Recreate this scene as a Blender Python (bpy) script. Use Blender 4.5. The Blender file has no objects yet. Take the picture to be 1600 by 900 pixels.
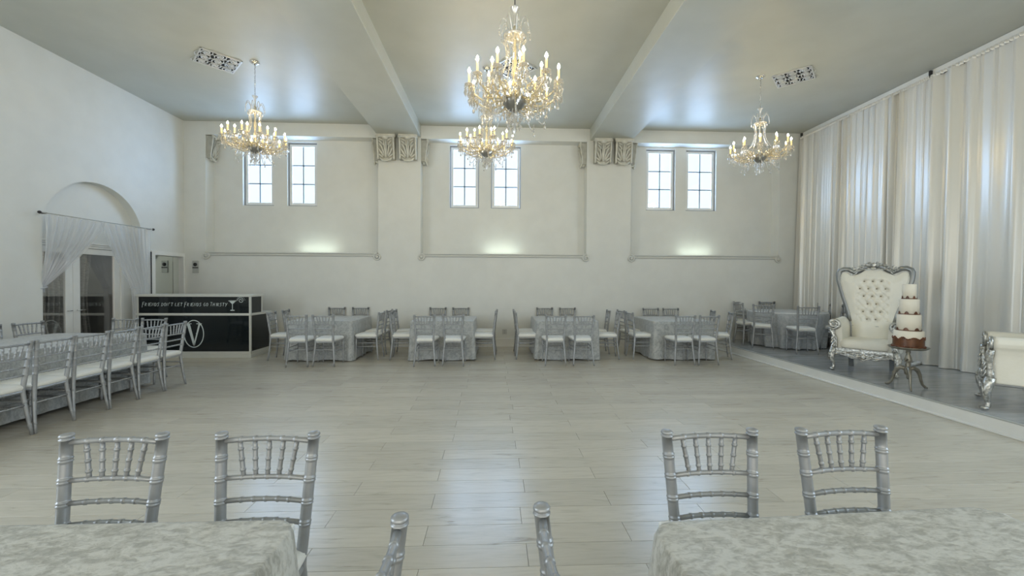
import bpy, math, random
from mathutils import Vector, Matrix, Euler
random.seed(7)
PI = math.pi
sc = bpy.context.scene
col = sc.collection

# ------------------------------------------------------------ camera, world, light, exposure
H = 5.15; YB = 9.51; YR = 9.79; XL = -7.07; XR = 7.52; YF = -4.0; ZS = 0.157
F_PX = 630.2; YAW = 0.04279; PITCH = -0.01446; ROLL = 0.00457
cam = bpy.data.cameras.new('camera'); camo = bpy.data.objects.new('camera', cam); col.objects.link(camo)
cam.sensor_width = 36.0; cam.lens = F_PX / 1600 * 36.0; cam.clip_start = 0.05; cam.clip_end = 200
fw = Vector((math.sin(YAW), math.cos(YAW), 0)); rt = Vector((math.cos(YAW), -math.sin(YAW), 0)); up = Vector((0, 0, 1))
f2 = fw * math.cos(PITCH) + up * math.sin(PITCH); u2 = -fw * math.sin(PITCH) + up * math.cos(PITCH)
r3 = rt * math.cos(ROLL) + u2 * math.sin(ROLL); u3 = -rt * math.sin(ROLL) + u2 * math.cos(ROLL)
m = Matrix.Identity(4)
for i in range(3):
    m[i][0] = r3[i]; m[i][1] = u3[i]; m[i][2] = -f2[i]
m.translation = Vector((0, 0, 1.52))
camo.matrix_world = m
sc.camera = camo
sc.view_settings.view_transform = 'Standard'; sc.view_settings.look = 'None'
sc.view_settings.gamma = 1.0; sc.view_settings.use_curve_mapping = False
sc.view_settings.exposure = 0.93
sc.cycles.use_denoising = True
sc.cycles.max_bounces = 10; sc.cycles.diffuse_bounces = 5; sc.cycles.glossy_bounces = 4
sc.cycles.transparent_max_bounces = 24; sc.cycles.caustics_reflective = False; sc.cycles.caustics_refractive = False
sc.cycles.sample_clamp_indirect = 6.0
w = bpy.data.worlds.new('world'); sc.world = w; w.use_nodes = True
w.node_tree.nodes['Background'].inputs[0].default_value = (0.75, 0.88, 1.0, 1)
w.node_tree.nodes['Background'].inputs[1].default_value = 0.7

def area(name, loc, size, power, color, rot):
    l = bpy.data.lights.new(name, 'AREA'); l.shape = 'RECTANGLE'; l.size, l.size_y = size
    l.energy = power; l.color = color
    o = bpy.data.objects.new(name, l); col.objects.link(o); o.location = loc; o.rotation_euler = rot
    return o
WINS = [(-5.93, -5.22), (-4.91, -4.22), (-1.09, -0.39), (-0.10, 0.62), (3.70, 4.43), (4.70, 5.46)]
WZ0, WZ1 = 3.30, 4.80
for a, b in WINS:   # daylight outside each high window
    area('daylight', ((a + b) / 2, YR + 0.42, WZ0 + 1.13), (b - a + .6, 2.2), 68, (0.42, 0.645, 1.0), (-PI / 2, 0, 0))
# added fill lamps, out of view at the hall's rear end and sides
area('rear_fill', (0.0, YF + 0.06, 2.3), (9.0, 3.0), 108, (1.0, 0.95, 0.84), (PI / 2, 0, 0))
area('side_fill', (XL + .05, 0.6, 2.3), (3.0, 2.6), 105, (0.76, 0.88, 1.0), (0, -PI / 2, 0))
area('side_fill', (XR - .05, 0.6, 2.9), (3.0, 2.6), 100, (0.68, 0.84, 1.0), (0, PI / 2, 0))

# ------------------------------------------------------------ mesh helper
class MB:
    def __init__(s): s.v = []; s.f = []; s.sm = []; s.M = None
    def add(s, vs, fs, smooth=False):
        o = len(s.v)
        if s.M is not None: vs = [tuple(s.M @ Vector(p)) for p in vs]
        s.v += [tuple(p) for p in vs]; s.f += [tuple(i + o for i in f) for f in fs]; s.sm += [smooth] * len(fs)
        return s
    def box(s, x0, x1, y0, y1, z0, z1, c=0.0):
        if c <= 0:
            vs = [(x, y, z) for x in (x0, x1) for y in (y0, y1) for z in (z0, z1)]
            return s.add(vs, [(0, 1, 3, 2), (4, 6, 7, 5), (0, 4, 5, 1), (2, 3, 7, 6), (0, 2, 6, 4), (1, 5, 7, 3)])
        vs = []; lim = ((x0, x1), (y0, y1), (z0, z1)); idx = {}
        for i in (0, 1):
            for j in (0, 1):
                for k in (0, 1):
                    q = (i, j, k)
                    for ax in range(3):
                        p = []
                        for a in range(3):
                            e = lim[a][q[a]]
                            if a != ax: e += c if q[a] == 0 else -c
                            p.append(e)
                        idx[(q, ax)] = len(vs); vs.append(tuple(p))
        fs = []
        for ax in range(3):
            b, d = [a for a in range(3) if a != ax]
            for sgn in (0, 1):
                loop = []
                for (u, v) in ((0, 0), (1, 0), (1, 1), (0, 1)):
                    q = [0, 0, 0]; q[ax] = sgn; q[b] = u; q[d] = v; loop.append(idx[(tuple(q), ax)])
                if (sgn == 0) == (ax != 1): loop = loop[::-1]
                fs.append(tuple(loop))
            for u in (0, 1):          # edge bevels, edges along ax
                for v in (0, 1):
                    q0 = [0, 0, 0]; q1 = [0, 0, 0]; q0[b] = q1[b] = u; q0[d] = q1[d] = v; q1[ax] = 1
                    q0, q1 = tuple(q0), tuple(q1)
                    fs.append((idx[(q0, b)], idx[(q1, b)], idx[(q1, d)], idx[(q0, d)]))
        for q in [(i, j, k) for i in (0, 1) for j in (0, 1) for k in (0, 1)]:
            fs.append((idx[(q, 0)], idx[(q, 1)], idx[(q, 2)]))
        return s.add(vs, fs)
    def tube(s, pts, r, n=8, closed=False, flat=(1, 1), smooth=True, up=None):
        pts = [Vector(p) for p in pts]; N = len(pts)
        rs = r if isinstance(r, (list, tuple)) else [r] * N
        vs = []; fs = []; ref = None
        for i, p in enumerate(pts):
            if closed: t = pts[(i + 1) % N] - pts[i - 1]
            else: t = pts[min(i + 1, N - 1)] - pts[max(i - 1, 0)]
            if t.length < 1e-9: t = Vector((0, 0, 1))
            t.normalize()
            if up is not None: ref = Vector(up)
            if ref is None:
                ref = Vector((0, 0, 1)) if abs(t.z) < .9 else Vector((0, 1, 0))
            b = t.cross(ref)
            if b.length < 1e-6: b = t.orthogonal()
            b.normalize(); a = b.cross(t); ref = a
            for k in range(n):
                th = 2 * PI * k / n
                vs.append(p + (a * math.cos(th) * flat[0] + b * math.sin(th) * flat[1]) * rs[i])
        R = N if closed else N - 1
        for i in range(R):
            j = (i + 1) % N
            for k in range(n):
                k2 = (k + 1) % n
                fs.append((i * n + k, i * n + k2, j * n + k2, j * n + k))
        if not closed:
            fs.append(tuple(range(n - 1, -1, -1))); fs.append(tuple((N - 1) * n + k for k in range(n)))
        return s.add(vs, fs, smooth)
    def lathe(s, prof, n=16, c=(0, 0, 0), smooth=True, M=None):
        vs = []; fs = []
        for r, z in prof:
            for k in range(n):
                th = 2 * PI * k / n; p = Vector((r * math.cos(th), r * math.sin(th), z))
                if M is not None: p = M @ p
                vs.append(p + Vector(c))
        for i in range(len(prof) - 1):
            for k in range(n):
                k2 = (k + 1) % n; fs.append((i * n + k, i * n + k2, (i + 1) * n + k2, (i + 1) * n + k))
        fs.append(tuple(range(n - 1, -1, -1))); fs.append(tuple((len(prof) - 1) * n + k for k in range(n)))
        return s.add(vs, fs, smooth)
    def ball(s, c, r, n=8, m=5, sc_=(1, 1, 1), M=None):
        prof = [(max(1e-4, math.sin(PI * i / m)) , -math.cos(PI * i / m)) for i in range(m + 1)]
        S = Matrix.Diagonal((r * sc_[0], r * sc_[1], r * sc_[2]))
        if M is not None: S = M @ S
        return s.lathe(prof, n, c, True, S)
    def octa(s, c, r, h=None):
        h = h or r; x, y, z = c
        return s.add([(x + r, y, z), (x, y + r, z), (x - r, y, z), (x, y - r, z), (x, y, z + h), (x, y, z - h)],
                     [(0, 1, 4), (1, 2, 4), (2, 3, 4), (3, 0, 4), (1, 0, 5), (2, 1, 5), (3, 2, 5), (0, 3, 5)])
    def prism(s, poly, a0, a1, axis=1):   # poly in the two other axes
        n = len(poly); vs = []
        for a in (a0, a1):
            for p, q in poly:
                vs.append({0: (a, p, q), 1: (p, a, q), 2: (p, q, a)}[axis])
        fs = [tuple(range(n)), tuple(range(2 * n - 1, n - 1, -1))]
        for i in range(n):
            j = (i + 1) % n; fs.append((i, i + n, j + n, j))
        return s.add(vs, fs)
    def leaf(s, base, direc, normal, L, W, curl=.3, n=6):   # a carved leaf: tapered, cupped, tip curling out along normal
        base = Vector(base); d = Vector(direc).normalized(); nn = Vector(normal).normalized()
        pts = []; rs = []
        for i in range(n + 1):
            t = i / n
            pts.append(base + d * L * t + nn * (curl * L * t * t)); rs.append(max(.0008, W * math.sin(PI * (.12 + .86 * t)) ))
        return s.tube(pts, rs, 6, flat=(.45, 1), up=nn)
    def grid(s, fn, nu, nv, wrap_u=False, smooth=True):
        vs = [fn(i / nu, j / nv) for j in range(nv + 1) for i in range(nu + (0 if wrap_u else 1))]
        W = nu if wrap_u else nu + 1
        fs = []
        for j in range(nv):
            for i in range(nu):
                i2 = (i + 1) % W if wrap_u else i + 1
                fs.append((j * W + i, j * W + i2, (j + 1) * W + i2, (j + 1) * W + i))
        return s.add(vs, fs, smooth)
    def build(s, name, mat, parent=None, kind=None, recalc=True):
        me = bpy.data.meshes.new(name); me.from_pydata(s.v, [], s.f); me.materials.append(mat)
        me.polygons.foreach_set('use_smooth', s.sm)
        if recalc:
            import bmesh
            bm = bmesh.new(); bm.from_mesh(me); bmesh.ops.recalc_face_normals(bm, faces=bm.faces); bm.to_mesh(me); bm.free()
        me.update()
        o = bpy.data.objects.new(name, me); col.objects.link(o)
        if parent is not None: o.parent = parent
        if kind: o['kind'] = kind
        return o

def tag(o, label=None, cat=None, group=None, kind=None):
    if label: o['label'] = label
    if cat: o['category'] = cat
    if group: o['group'] = group
    if kind: o['kind'] = kind
    return o
def empty(name, loc=(0, 0, 0), rz=0, label=None, cat=None, group=None, kind=None):
    o = bpy.data.objects.new(name, None); col.objects.link(o); o.location = loc; o.rotation_euler = (0, 0, rz)
    o.empty_display_size = .1
    return tag(o, label, cat, group, kind)
KIDS = {}
def copy_tree(o, parent=None):
    c = o.copy(); col.objects.link(c)
    if parent is not None: c.parent = parent
    for k in [x for x in ALLK(o)]: copy_tree(k, c)
    return c
def ALLK(o):
    if o.name not in KIDS: KIDS[o.name] = list(o.children)
    return KIDS[o.name]
def place(proto, first, loc, rz, label, cat, group):
    o = proto if first else copy_tree(proto)
    o.location = loc; o.rotation_euler = (0, 0, rz)
    return tag(o, label, cat, group)

# ------------------------------------------------------------ materials
def mat(name, color=(.8, .8, .8), rough=.5, metal=0, spec=.5, **k):
    mm = bpy.data.materials.new(name); mm.use_nodes = True
    b = mm.node_tree.nodes['Principled BSDF']
    b.inputs['Base Color'].default_value = (*color, 1); b.inputs['Roughness'].default_value = rough
    b.inputs['Metallic'].default_value = metal; b.inputs['Specular IOR Level'].default_value = spec
    for a, v in k.items(): b.inputs[a.replace('_', ' ')].default_value = v
    return mm
def N(mm, t, **k):
    n = mm.node_tree.nodes.new(t)
    for a, v in k.items(): setattr(n, a, v)
    return n
def L(mm, a, b): mm.node_tree.links.new(a, b)
def bsdf(mm): return mm.node_tree.nodes['Principled BSDF']
def noise_mat(name, c1, c2, scale, rough=.5, bump=0.0, metal=0, detail=4, stretch=(1, 1, 1), coord='Object', spec=.5, lo=.35, hi=.65, bscale=None):
    mm = mat(name, c1, rough, metal, spec)
    tc = N(mm, 'ShaderNodeTexCoord'); mp = N(mm, 'ShaderNodeMapping'); mp.inputs['Scale'].default_value = stretch
    no = N(mm, 'ShaderNodeTexNoise'); no.inputs['Scale'].default_value = scale; no.inputs['Detail'].default_value = detail
    cr = N(mm, 'ShaderNodeValToRGB'); cr.color_ramp.elements[0].color = (*c1, 1); cr.color_ramp.elements[1].color = (*c2, 1)
    cr.color_ramp.elements[0].position = lo; cr.color_ramp.elements[1].position = hi
    L(mm, tc.outputs[coord], mp.inputs[0]); L(mm, mp.outputs[0], no.inputs['Vector']); L(mm, no.outputs['Fac'], cr.inputs[0])
    L(mm, cr.outputs[0], bsdf(mm).inputs['Base Color'])
    if bump:
        bu = N(mm, 'ShaderNodeBump'); bu.inputs['Strength'].default_value = bump; bu.inputs['Distance'].default_value = .02
        if bscale:
            n2 = N(mm, 'ShaderNodeTexNoise'); n2.inputs['Scale'].default_value = bscale; L(mm, mp.outputs[0], n2.inputs['Vector']); L(mm, n2.outputs['Fac'], bu.inputs['Height'])
        else: L(mm, no.outputs['Fac'], bu.inputs['Height'])
        L(mm, bu.outputs[0], bsdf(mm).inputs['Normal'])
    return mm
M_wall = noise_mat('wall_paint', (.71, .715, .68), (.74, .745, .71), 3, rough=.6, bump=.04, bscale=60)
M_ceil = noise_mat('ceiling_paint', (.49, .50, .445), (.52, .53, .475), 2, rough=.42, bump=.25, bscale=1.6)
M_trim = noise_mat('trim_paint', (.77, .77, .74), (.80, .80, .77), 6, rough=.35)
M_plaster = noise_mat('plaster_ornament', (.60, .59, .52), (.72, .71, .64), 9, rough=.38, bump=.1)
M_plaster_shade = noise_mat('plaster_crevice_shade', (.36, .35, .30), (.46, .45, .39), 9, rough=.5)  # darker plaster: crevice shade put into the block colour
M_rail = mat('rail_paint', (.66, .66, .62), .3)
M_silver = noise_mat('silver_paint', (.33, .34, .35), (.40, .41, .42), 12, rough=.40, metal=.45)
M_cush = noise_mat('white_vinyl', (.80, .79, .74), (.84, .83, .78), 8, rough=.45)
M_stage = noise_mat('stage_laminate', (.30, .31, .31), (.42, .43, .43), 2.2, rough=.2, detail=6, stretch=(1, 6, 1))
M_black = mat('black_acrylic', (.008, .012, .014), .06)
M_barwhite = mat('bar_frame_paint', (.62, .63, .59), .35)
M_dark = mat('dark_void', (.01, .01, .01), .8)
M_iron = mat('dark_iron', (.05, .05, .05), .4, .6)
M_chrome = mat('chrome', (.75, .74, .72), .18, 1.0)
M_bowl = mat('tarnished_silver', (.34, .33, .30), .3, .8)
M_vent = mat('vent_silver', (.75, .75, .74), .3, .6)
M_grey = mat('grey_plastic', (.44, .45, .43), .4)
M_blackp = mat('black_plastic', (.015, .015, .015), .4)
M_mirror = mat('mirror_glass', (.78, .82, .78), .02, 1.0)
M_leath = noise_mat('cream_leather', (.85, .82, .72), (.89, .86, .77), 5, rough=.42, bump=.08, bscale=40)
M_frame = mat('brushed_silver_frame', (.30, .31, .31), .34, .7)
M_gild = noise_mat('silver_leaf_carving', (.33, .33, .31), (.72, .71, .67), 35, rough=.28, metal=.85, bump=.5)
M_greyleg = mat('grey_lacquer', (.16, .17, .17), .4)
M_bronze = noise_mat('aged_bronze', (.20, .185, .15), (.33, .31, .26), 14, rough=.38, metal=.6)
M_ice = noise_mat('cream_icing', (.87, .81, .69), (.90, .85, .74), 10, rough=.6)
M_choc = noise_mat('chocolate', (.10, .032, .012), (.22, .075, .028), 30, rough=.4, bump=.2)
M_caramel = noise_mat('caramel_drip', (.09, .035, .016), (.17, .065, .026), 16, rough=.35)
M_button = mat('tuft_button', (.30, .27, .22), .5)
M_candle = mat('glowing_candle_tube', (.85, .66, .25), .4); bsdf(M_candle).inputs['Emission Color'].default_value = (1, .66, .22, 1); bsdf(M_candle).inputs['Emission Strength'].default_value = .7  # emission adds glow round the bulbs; the sleeve is no lamp
M_bulb = mat('lit_bulb', (1, .9, .7), .3); bsdf(M_bulb).inputs['Emission Color'].default_value = (1, .77, .40, 1); bsdf(M_bulb).inputs['Emission Strength'].default_value = 78
M_lip = mat('white_plastic', (.78, .78, .76), .4)
M_letter = mat('lettering_vinyl', (.60, .66, .66), .5)

def thin_mat(name, color, transp, gloss, rough=.1):
    mm = bpy.data.materials.new(name); mm.use_nodes = True; nt = mm.node_tree; nt.nodes.remove(bsdf(mm)); out = [n for n in nt.nodes if n.type == 'OUTPUT_MATERIAL'][0]
    tr = N(mm, 'ShaderNodeBsdfTransparent'); df = N(mm, 'ShaderNodeBsdfDiffuse'); df.inputs[0].default_value = (*color, 1)
    tl = N(mm, 'ShaderNodeBsdfTranslucent'); tl.inputs[0].default_value = (*color, 1); gl = N(mm, 'ShaderNodeBsdfGlossy'); gl.inputs['Roughness'].default_value = rough
    m1 = N(mm, 'ShaderNodeMixShader'); m1.inputs[0].default_value = .4; L(mm, df.outputs[0], m1.inputs[1]); L(mm, tl.outputs[0], m1.inputs[2])
    m2 = N(mm, 'ShaderNodeMixShader'); m2.inputs[0].default_value = gloss; L(mm, m1.outputs[0], m2.inputs[1]); L(mm, gl.outputs[0], m2.inputs[2])
    m3 = N(mm, 'ShaderNodeMixShader'); m3.inputs[0].default_value = transp; L(mm, m2.outputs[0], m3.inputs[1]); L(mm, tr.outputs[0], m3.inputs[2])
    L(mm, m3.outputs[0], out.inputs[0]); return mm
M_sheer = thin_mat('sheer_voile', (.80, .82, .85), .42, .05)
M_crystal = thin_mat('cut_crystal', (.95, .92, .84), .25, .5, .1)
M_glass = thin_mat('window_glass', (.9, .95, 1), .93, .9, .02)
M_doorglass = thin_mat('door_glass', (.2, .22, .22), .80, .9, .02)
M_glassarm = thin_mat('glow_tinted_glass', (.95, .84, .55), .15, .35, .1)  # golden tint: warm bulb glow put into the glass colour

# curtain satin
M_satin = mat('ivory_satin', (.80, .785, .735), .34, .18); bsdf(M_satin).inputs['Sheen Weight'].default_value = .15
bsdf(M_satin).inputs['Specular IOR Level'].default_value = .7
# crushed damask cloth
def cloth(name, c1, c2, c3, rough):
    mm = mat(name, c1, rough); nt = mm.node_tree
    tc = N(mm, 'ShaderNodeTexCoord'); mp = N(mm, 'ShaderNodeMapping'); mp.inputs['Scale'].default_value = (1, 1.9, 1); mp.inputs['Rotation'].default_value = (0, 0, .35)
    n1 = N(mm, 'ShaderNodeTexNoise'); n1.inputs['Scale'].default_value = 11; n1.inputs['Detail'].default_value = 7; n1.inputs['Distortion'].default_value = 1.2
    n2 = N(mm, 'ShaderNodeTexNoise'); n2.inputs['Scale'].default_value = 42; n2.inputs['Detail'].default_value = 6; n2.inputs['Distortion'].default_value = .9
    L(mm, tc.outputs['Object'], mp.inputs[0]); L(mm, mp.outputs[0], n1.inputs['Vector']); L(mm, mp.outputs[0], n2.inputs['Vector'])
    mx = N(mm, 'ShaderNodeMath', operation='ADD'); L(mm, n1.outputs['Fac'], mx.inputs[0])
    ml = N(mm, 'ShaderNodeMath', operation='MULTIPLY'); ml.inputs[1].default_value = .75; L(mm, n2.outputs['Fac'], ml.inputs[0]); L(mm, ml.outputs[0], mx.inputs[1])
    cr = N(mm, 'ShaderNodeValToRGB'); e = cr.color_ramp.elements; e[0].position = .70; e[0].color = (*c1, 1); e[1].position = 1.02; e[1].color = (*c3, 1)
    k = e.new(.85); k.color = (*c2, 1); L(mm, mx.outputs[0], cr.inputs[0]); L(mm, cr.outputs[0], bsdf(mm).inputs['Base Color'])
    bu = N(mm, 'ShaderNodeBump'); bu.inputs['Strength'].default_value = .35; bu.inputs['Distance'].default_value = .01
    L(mm, mx.outputs[0], bu.inputs['Height']); L(mm, bu.outputs[0], bsdf(mm).inputs['Normal'])
    bsdf(mm).inputs['Sheen Weight'].default_value = .2
    return mm
M_cloth = cloth('silver_damask', (.30, .315, .32), (.38, .395, .395), (.46, .475, .47), .42)
M_cloth_warm = cloth('warm_lit_damask', (.34, .335, .295), (.46, .455, .41), (.58, .575, .53), .42)  # silver cloth made creamier: warm light put into its colour
M_satinround = cloth('grey_satin', (.34, .36, .37), (.40, .42, .43), (.47, .48, .49), .35)

# floor planks
def plank_mat():
    mm = mat('pale_oak_plank', (.55, .52, .46), .27, spec=.7)
    ge = N(mm, 'ShaderNodeNewGeometry'); oi = N(mm, 'ShaderNodeObjectInfo')
    rnd = N(mm, 'ShaderNodeMath', operation='ADD'); L(mm, ge.outputs['Random Per Island'], rnd.inputs[0]); L(mm, oi.outputs['Random'], rnd.inputs[1])
    cmb = N(mm, 'ShaderNodeCombineXYZ'); mu = N(mm, 'ShaderNodeMath', operation='MULTIPLY'); mu.inputs[1].default_value = 37; L(mm, rnd.outputs[0], mu.inputs[0]); L(mm, mu.outputs[0], cmb.inputs[2])
    L(mm, mu.outputs[0], cmb.inputs[0])
    va = N(mm, 'ShaderNodeVectorMath', operation='ADD'); L(mm, ge.outputs['Position'], va.inputs[0]); L(mm, cmb.outputs[0], va.inputs[1])
    mp = N(mm, 'ShaderNodeMapping'); mp.inputs['Scale'].default_value = (1.2, 9, 1); L(mm, va.outputs[0], mp.inputs[0])
    n1 = N(mm, 'ShaderNodeTexNoise'); n1.inputs['Scale'].default_value = 2.2; n1.inputs['Detail'].default_value = 8; n1.inputs['Distortion'].default_value = 1.5; L(mm, mp.outputs[0], n1.inputs['Vector'])
    mp2 = N(mm, 'ShaderNodeMapping'); mp2.inputs['Scale'].default_value = (3, 60, 1); L(mm, va.outputs[0], mp2.inputs[0])
    n2 = N(mm, 'ShaderNodeTexNoise'); n2.inputs['Scale'].default_value = 2; n2.inputs['Detail'].default_value = 5; L(mm, mp2.outputs[0], n2.inputs['Vector'])
    cr = N(mm, 'ShaderNodeValToRGB'); e = cr.color_ramp.elements
    e[0].position = .22; e[0].color = (.34, .305, .245, 1); e[1].position = .62; e[1].color = (.61, .57, .485, 1); k = e.new(.33); k.color = (.525, .485, .405, 1)
    k = e.new(.42); k.color = (.575, .535, .45, 1)
    L(mm, n1.outputs['Fac'], cr.inputs[0])
    mx = N(mm, 'ShaderNodeMixRGB', blend_type='MULTIPLY'); mx.inputs[0].default_value = .12; L(mm, cr.outputs[0], mx.inputs[1]); L(mm, n2.outputs['Fac'], mx.inputs[2])
    fr = N(mm, 'ShaderNodeMath', operation='FRACT'); L(mm, rnd.outputs[0], fr.inputs[0])
    hs = N(mm, 'ShaderNodeHueSaturation'); mr = N(mm, 'ShaderNodeMapRange'); mr.inputs[3].default_value = .93; mr.inputs[4].default_value = 1.06; L(mm, fr.outputs[0], mr.inputs[0]); L(mm, mr.outputs[0], hs.inputs['Value']); L(mm, mx.outputs[0], hs.inputs['Color'])
    L(mm, hs.outputs[0], bsdf(mm).inputs['Base Color'])
    bu = N(mm, 'ShaderNodeBump'); bu.inputs['Strength'].default_value = .06; bu.inputs['Distance'].default_value = .005; L(mm, n2.outputs['Fac'], bu.inputs['Height']); L(mm, bu.outputs[0], bsdf(mm).inputs['Normal'])
    return mm
M_plank = plank_mat()
M_seam = mat('plank_seam', (.14, .13, .11), .8)

# ------------------------------------------------------------ room shell
def struct(name, mb, mt, parent=None): return mb.build(name, mt, parent, 'structure' if parent is None else None)
floor = struct('floor', MB().box(XL - .3, XR + .3, YF, YR + .3, -.12, -.012), M_seam)
PW, PL = .19, 1.22
x_a, x_b = .2, -.42
rows = []
y = 3.37 - .095
k0 = int((y - YF) / PW) + 1
y0 = 3.27 - 39 * PW
allp = []
for i in range(0, 80):
    ya = y0 + i * PW
    if ya < YF + .2 or ya > YB + .1: continue
    off = (x_a if i % 2 == 1 else x_b) + (((i * 7) % 5) - 2) * .012
    kx0 = math.floor((XL - off) / PL)
    for kx in range(kx0, kx0 + 14):
        xa = off + kx * PL; xb = xa + PL
        if xb < XL or xa > XR: continue
        xa = max(xa, XL - .02); xb = min(xb, XR)
        if xa > 5.1: continue
        xb = min(xb, 5.14)
        allp.append((xa, xb, ya))
def seen(pq):
    xa, xb, ya = pq
    if ya < 1.55: return 1e9
    d = ya + .1
    px0 = 777 + 630 * xa / d; px1 = 777 + 630 * xb / d
    if px1 < 0 or px0 > 1600 or (441 + 630 * 1.52 / d) > 905: return 1e9
    return ya
order = sorted(allp, key=seen)
near = [q for q in order if seen(q) < 6.0][:290]
ns = set(near)
cache = {}
for q in near:
    xa, xb, ya = q; Lx = round(xb - xa, 3)
    if Lx < .03: continue
    if Lx not in cache:
        o = MB().box(.0012, Lx - .0012, .0012, PW - .0012, -.012, 0, .0005).build('plank', M_plank, floor); cache[Lx] = o.data
    else:
        o = bpy.data.objects.new('plank', cache[Lx]); col.objects.link(o); o.parent = floor
    o.location = (xa, ya, 0)
fb = MB()
for q in allp:
    if q in ns: continue
    xa, xb, ya = q
    if xb - xa < .03: continue
    fb.box(xa + .0012, xb - .0012, ya + .0012, ya + PW - .0012, -.012, 0, .0005)
fb.build('plank_field', M_plank, floor, 'stuff')

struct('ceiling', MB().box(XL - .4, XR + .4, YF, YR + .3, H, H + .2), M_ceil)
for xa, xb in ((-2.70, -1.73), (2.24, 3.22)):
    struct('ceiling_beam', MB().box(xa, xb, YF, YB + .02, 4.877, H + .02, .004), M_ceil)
# back wall: lower wall, header, pillars, recess panels with window openings
wb = MB()
wb.box(XL - .3, XR + .3, YB, YR + .2, -.02, 2.165)           # lower wall with ledge top
struct_back = None
def wall_with_holes(mb, x0, x1, z0, z1, ya, yb, holes):
    xs = sorted({x0, x1, *[h for hh in holes for h in hh[:2]]})
    for i in range(len(xs) - 1):
        a, b = xs[i], xs[i + 1]
        hh = [h for h in holes if h[0] <= a + 1e-6 and h[1] >= b - 1e-6]
        if hh:
            mb.box(a, b, ya, yb, z0, hh[0][2]); mb.box(a, b, ya, yb, hh[0][3], z1)
        else: mb.box(a, b, ya, yb, z0, z1)
wall_with_holes(wb, XL - .3, XR + .3, 2.16, H + .02, YR, YR + .2, [(a, b, WZ0, WZ1) for a, b in WINS])
wall_back = struct('wall_back', wb, M_wall)
REC = [(-6.59, -2.71), (-1.73, 2.17), (3.23, 6.87)]
PIL = [(XL - .3, -6.59), (-2.71, -1.73), (2.17, 3.23), (6.87, XR + .3)]
for a, b in PIL: MB().box(a, b, YB, YR + .01, 2.16, H, .003).build('pillar', M_wall, wall_back)
for a, b in REC: MB().box(a, b, YB, YR + .01, 4.85, H).build('header', M_wall, wall_back)
def room_box(name, *a, mt=None): return struct(name, MB().box(*a), mt or M_wall)
struct('baseboard_back', MB().box(-4.9, 5.15, YB - .018, YB + .01, 0, .19).box(-4.9, 5.15, YB - .024, YB, .165, .185), M_trim)
room_box('wall_front', XL - .4, XR + .4, YF - .2, YF, -.05, H + .1)
room_box('wall_right', XR, XR + .2, YF, YR + .2, -.05, H + .1)

# left wall with arched recess and a mirror doorway
AC, AR, AZ = 7.515, .895, 2.35
lw = MB(); XW = XL - .42
def lbox(a, b, z0, z1): lw.box(XW, XL, a, b, z0, z1)
lbox(YF, AC - AR, -.05, H + .05)
NA = 28
arc = [(AC - AR * math.cos(PI * i / NA), AZ + AR * math.sin(PI * i / NA)) for i in range(NA + 1)]
for i in range(NA):
    (ya, za), (yb2, zb) = arc[i], arc[i + 1]
    lw.prism([(ya, za), (yb2, zb), (yb2, H + .05), (ya, H + .05)], XW, XL, 0)
MY0, MY1, MZ = 8.69, 9.46, 2.06
lbox(AC + AR, MY0, -.05, H + .05); lbox(MY0, MY1, MZ, H + .05); lbox(MY1, YR + .2, -.05, H + .05)
wall_left = struct('wall_left', lw, M_wall)
struct('baseboard_left', MB().box(XL - .01, XL + .018, YF, AC - AR, 0, .19), M_trim)
# recess back wall above and beside the doors
rb = MB(); XD = XL - .15
DY0, DY1, DZ = 6.64, 8.11, 2.08
rb.box(XD - .08, XD, AC - AR - .02, DY0 - .05, 0, 3.4); rb.box(XD - .08, XD, DY1 + .05, AC + AR + .02, 0, 3.4); rb.box(XD - .08, XD, DY0 - .05, DY1 + .05, DZ + .10, 3.4)
rb.build('recess_panel', M_wall, wall_left)
# double glazed doors
def glazed_door(n, ya, yb_):
    d = empty('door_%d' % n, (XD - .03, (ya + yb_) / 2, 0), kind='structure')
    w2 = (yb_ - ya) / 2; st = .12
    fr = MB(); fr.box(-.02, .02, -w2, -w2 + st, 0.01, DZ, .004); fr.box(-.02, .02, w2 - st, w2, .01, DZ, .004)
    fr.box(-.018, .018, -w2 + st, w2 - st, .01, .22, .003); fr.box(-.018, .018, -w2 + st, w2 - st, DZ - .1, DZ, .003)
    fr.build('door_frame', M_trim, d)
    MB().box(-.004, .004, -w2 + st, w2 - st, .22, DZ - .1).build('pane', M_doorglass, d)
    MB().tube([(.02, w2 * (1 if n == 1 else -1) * .86, 1.0), (.06, w2 * (1 if n == 1 else -1) * .86, 1.0), (.06, w2 * (1 if n == 1 else -1) * .62, 1.0)], .008, 8).build('door_handle', M_chrome, d)
glazed_door(1, DY0 - .06, 7.233); glazed_door(2, 7.238, DY1)
tr = MB(); 
for k, (o1, e) in enumerate(((.05, .0), (.035, .012), (.02, .02))):
    tr.box(XD - .02, XD + .01 + e, DY0 - .05, DY1 + .05, DZ + .012 + k * .032, DZ + .04 + k * .032, .003)
tr.box(XD - .05, XD - .015, DY0 - .05, DY1 + .05, DZ + .005, DZ + .11); tr.box(XD - .05, XD + .012, DY0 - .05, DY0, 0, DZ + .02); tr.box(XD - .05, XD + .012, DY1, DY1 + .05, 0, DZ + .02)
struct('trim_4', tr, M_trim)
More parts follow.
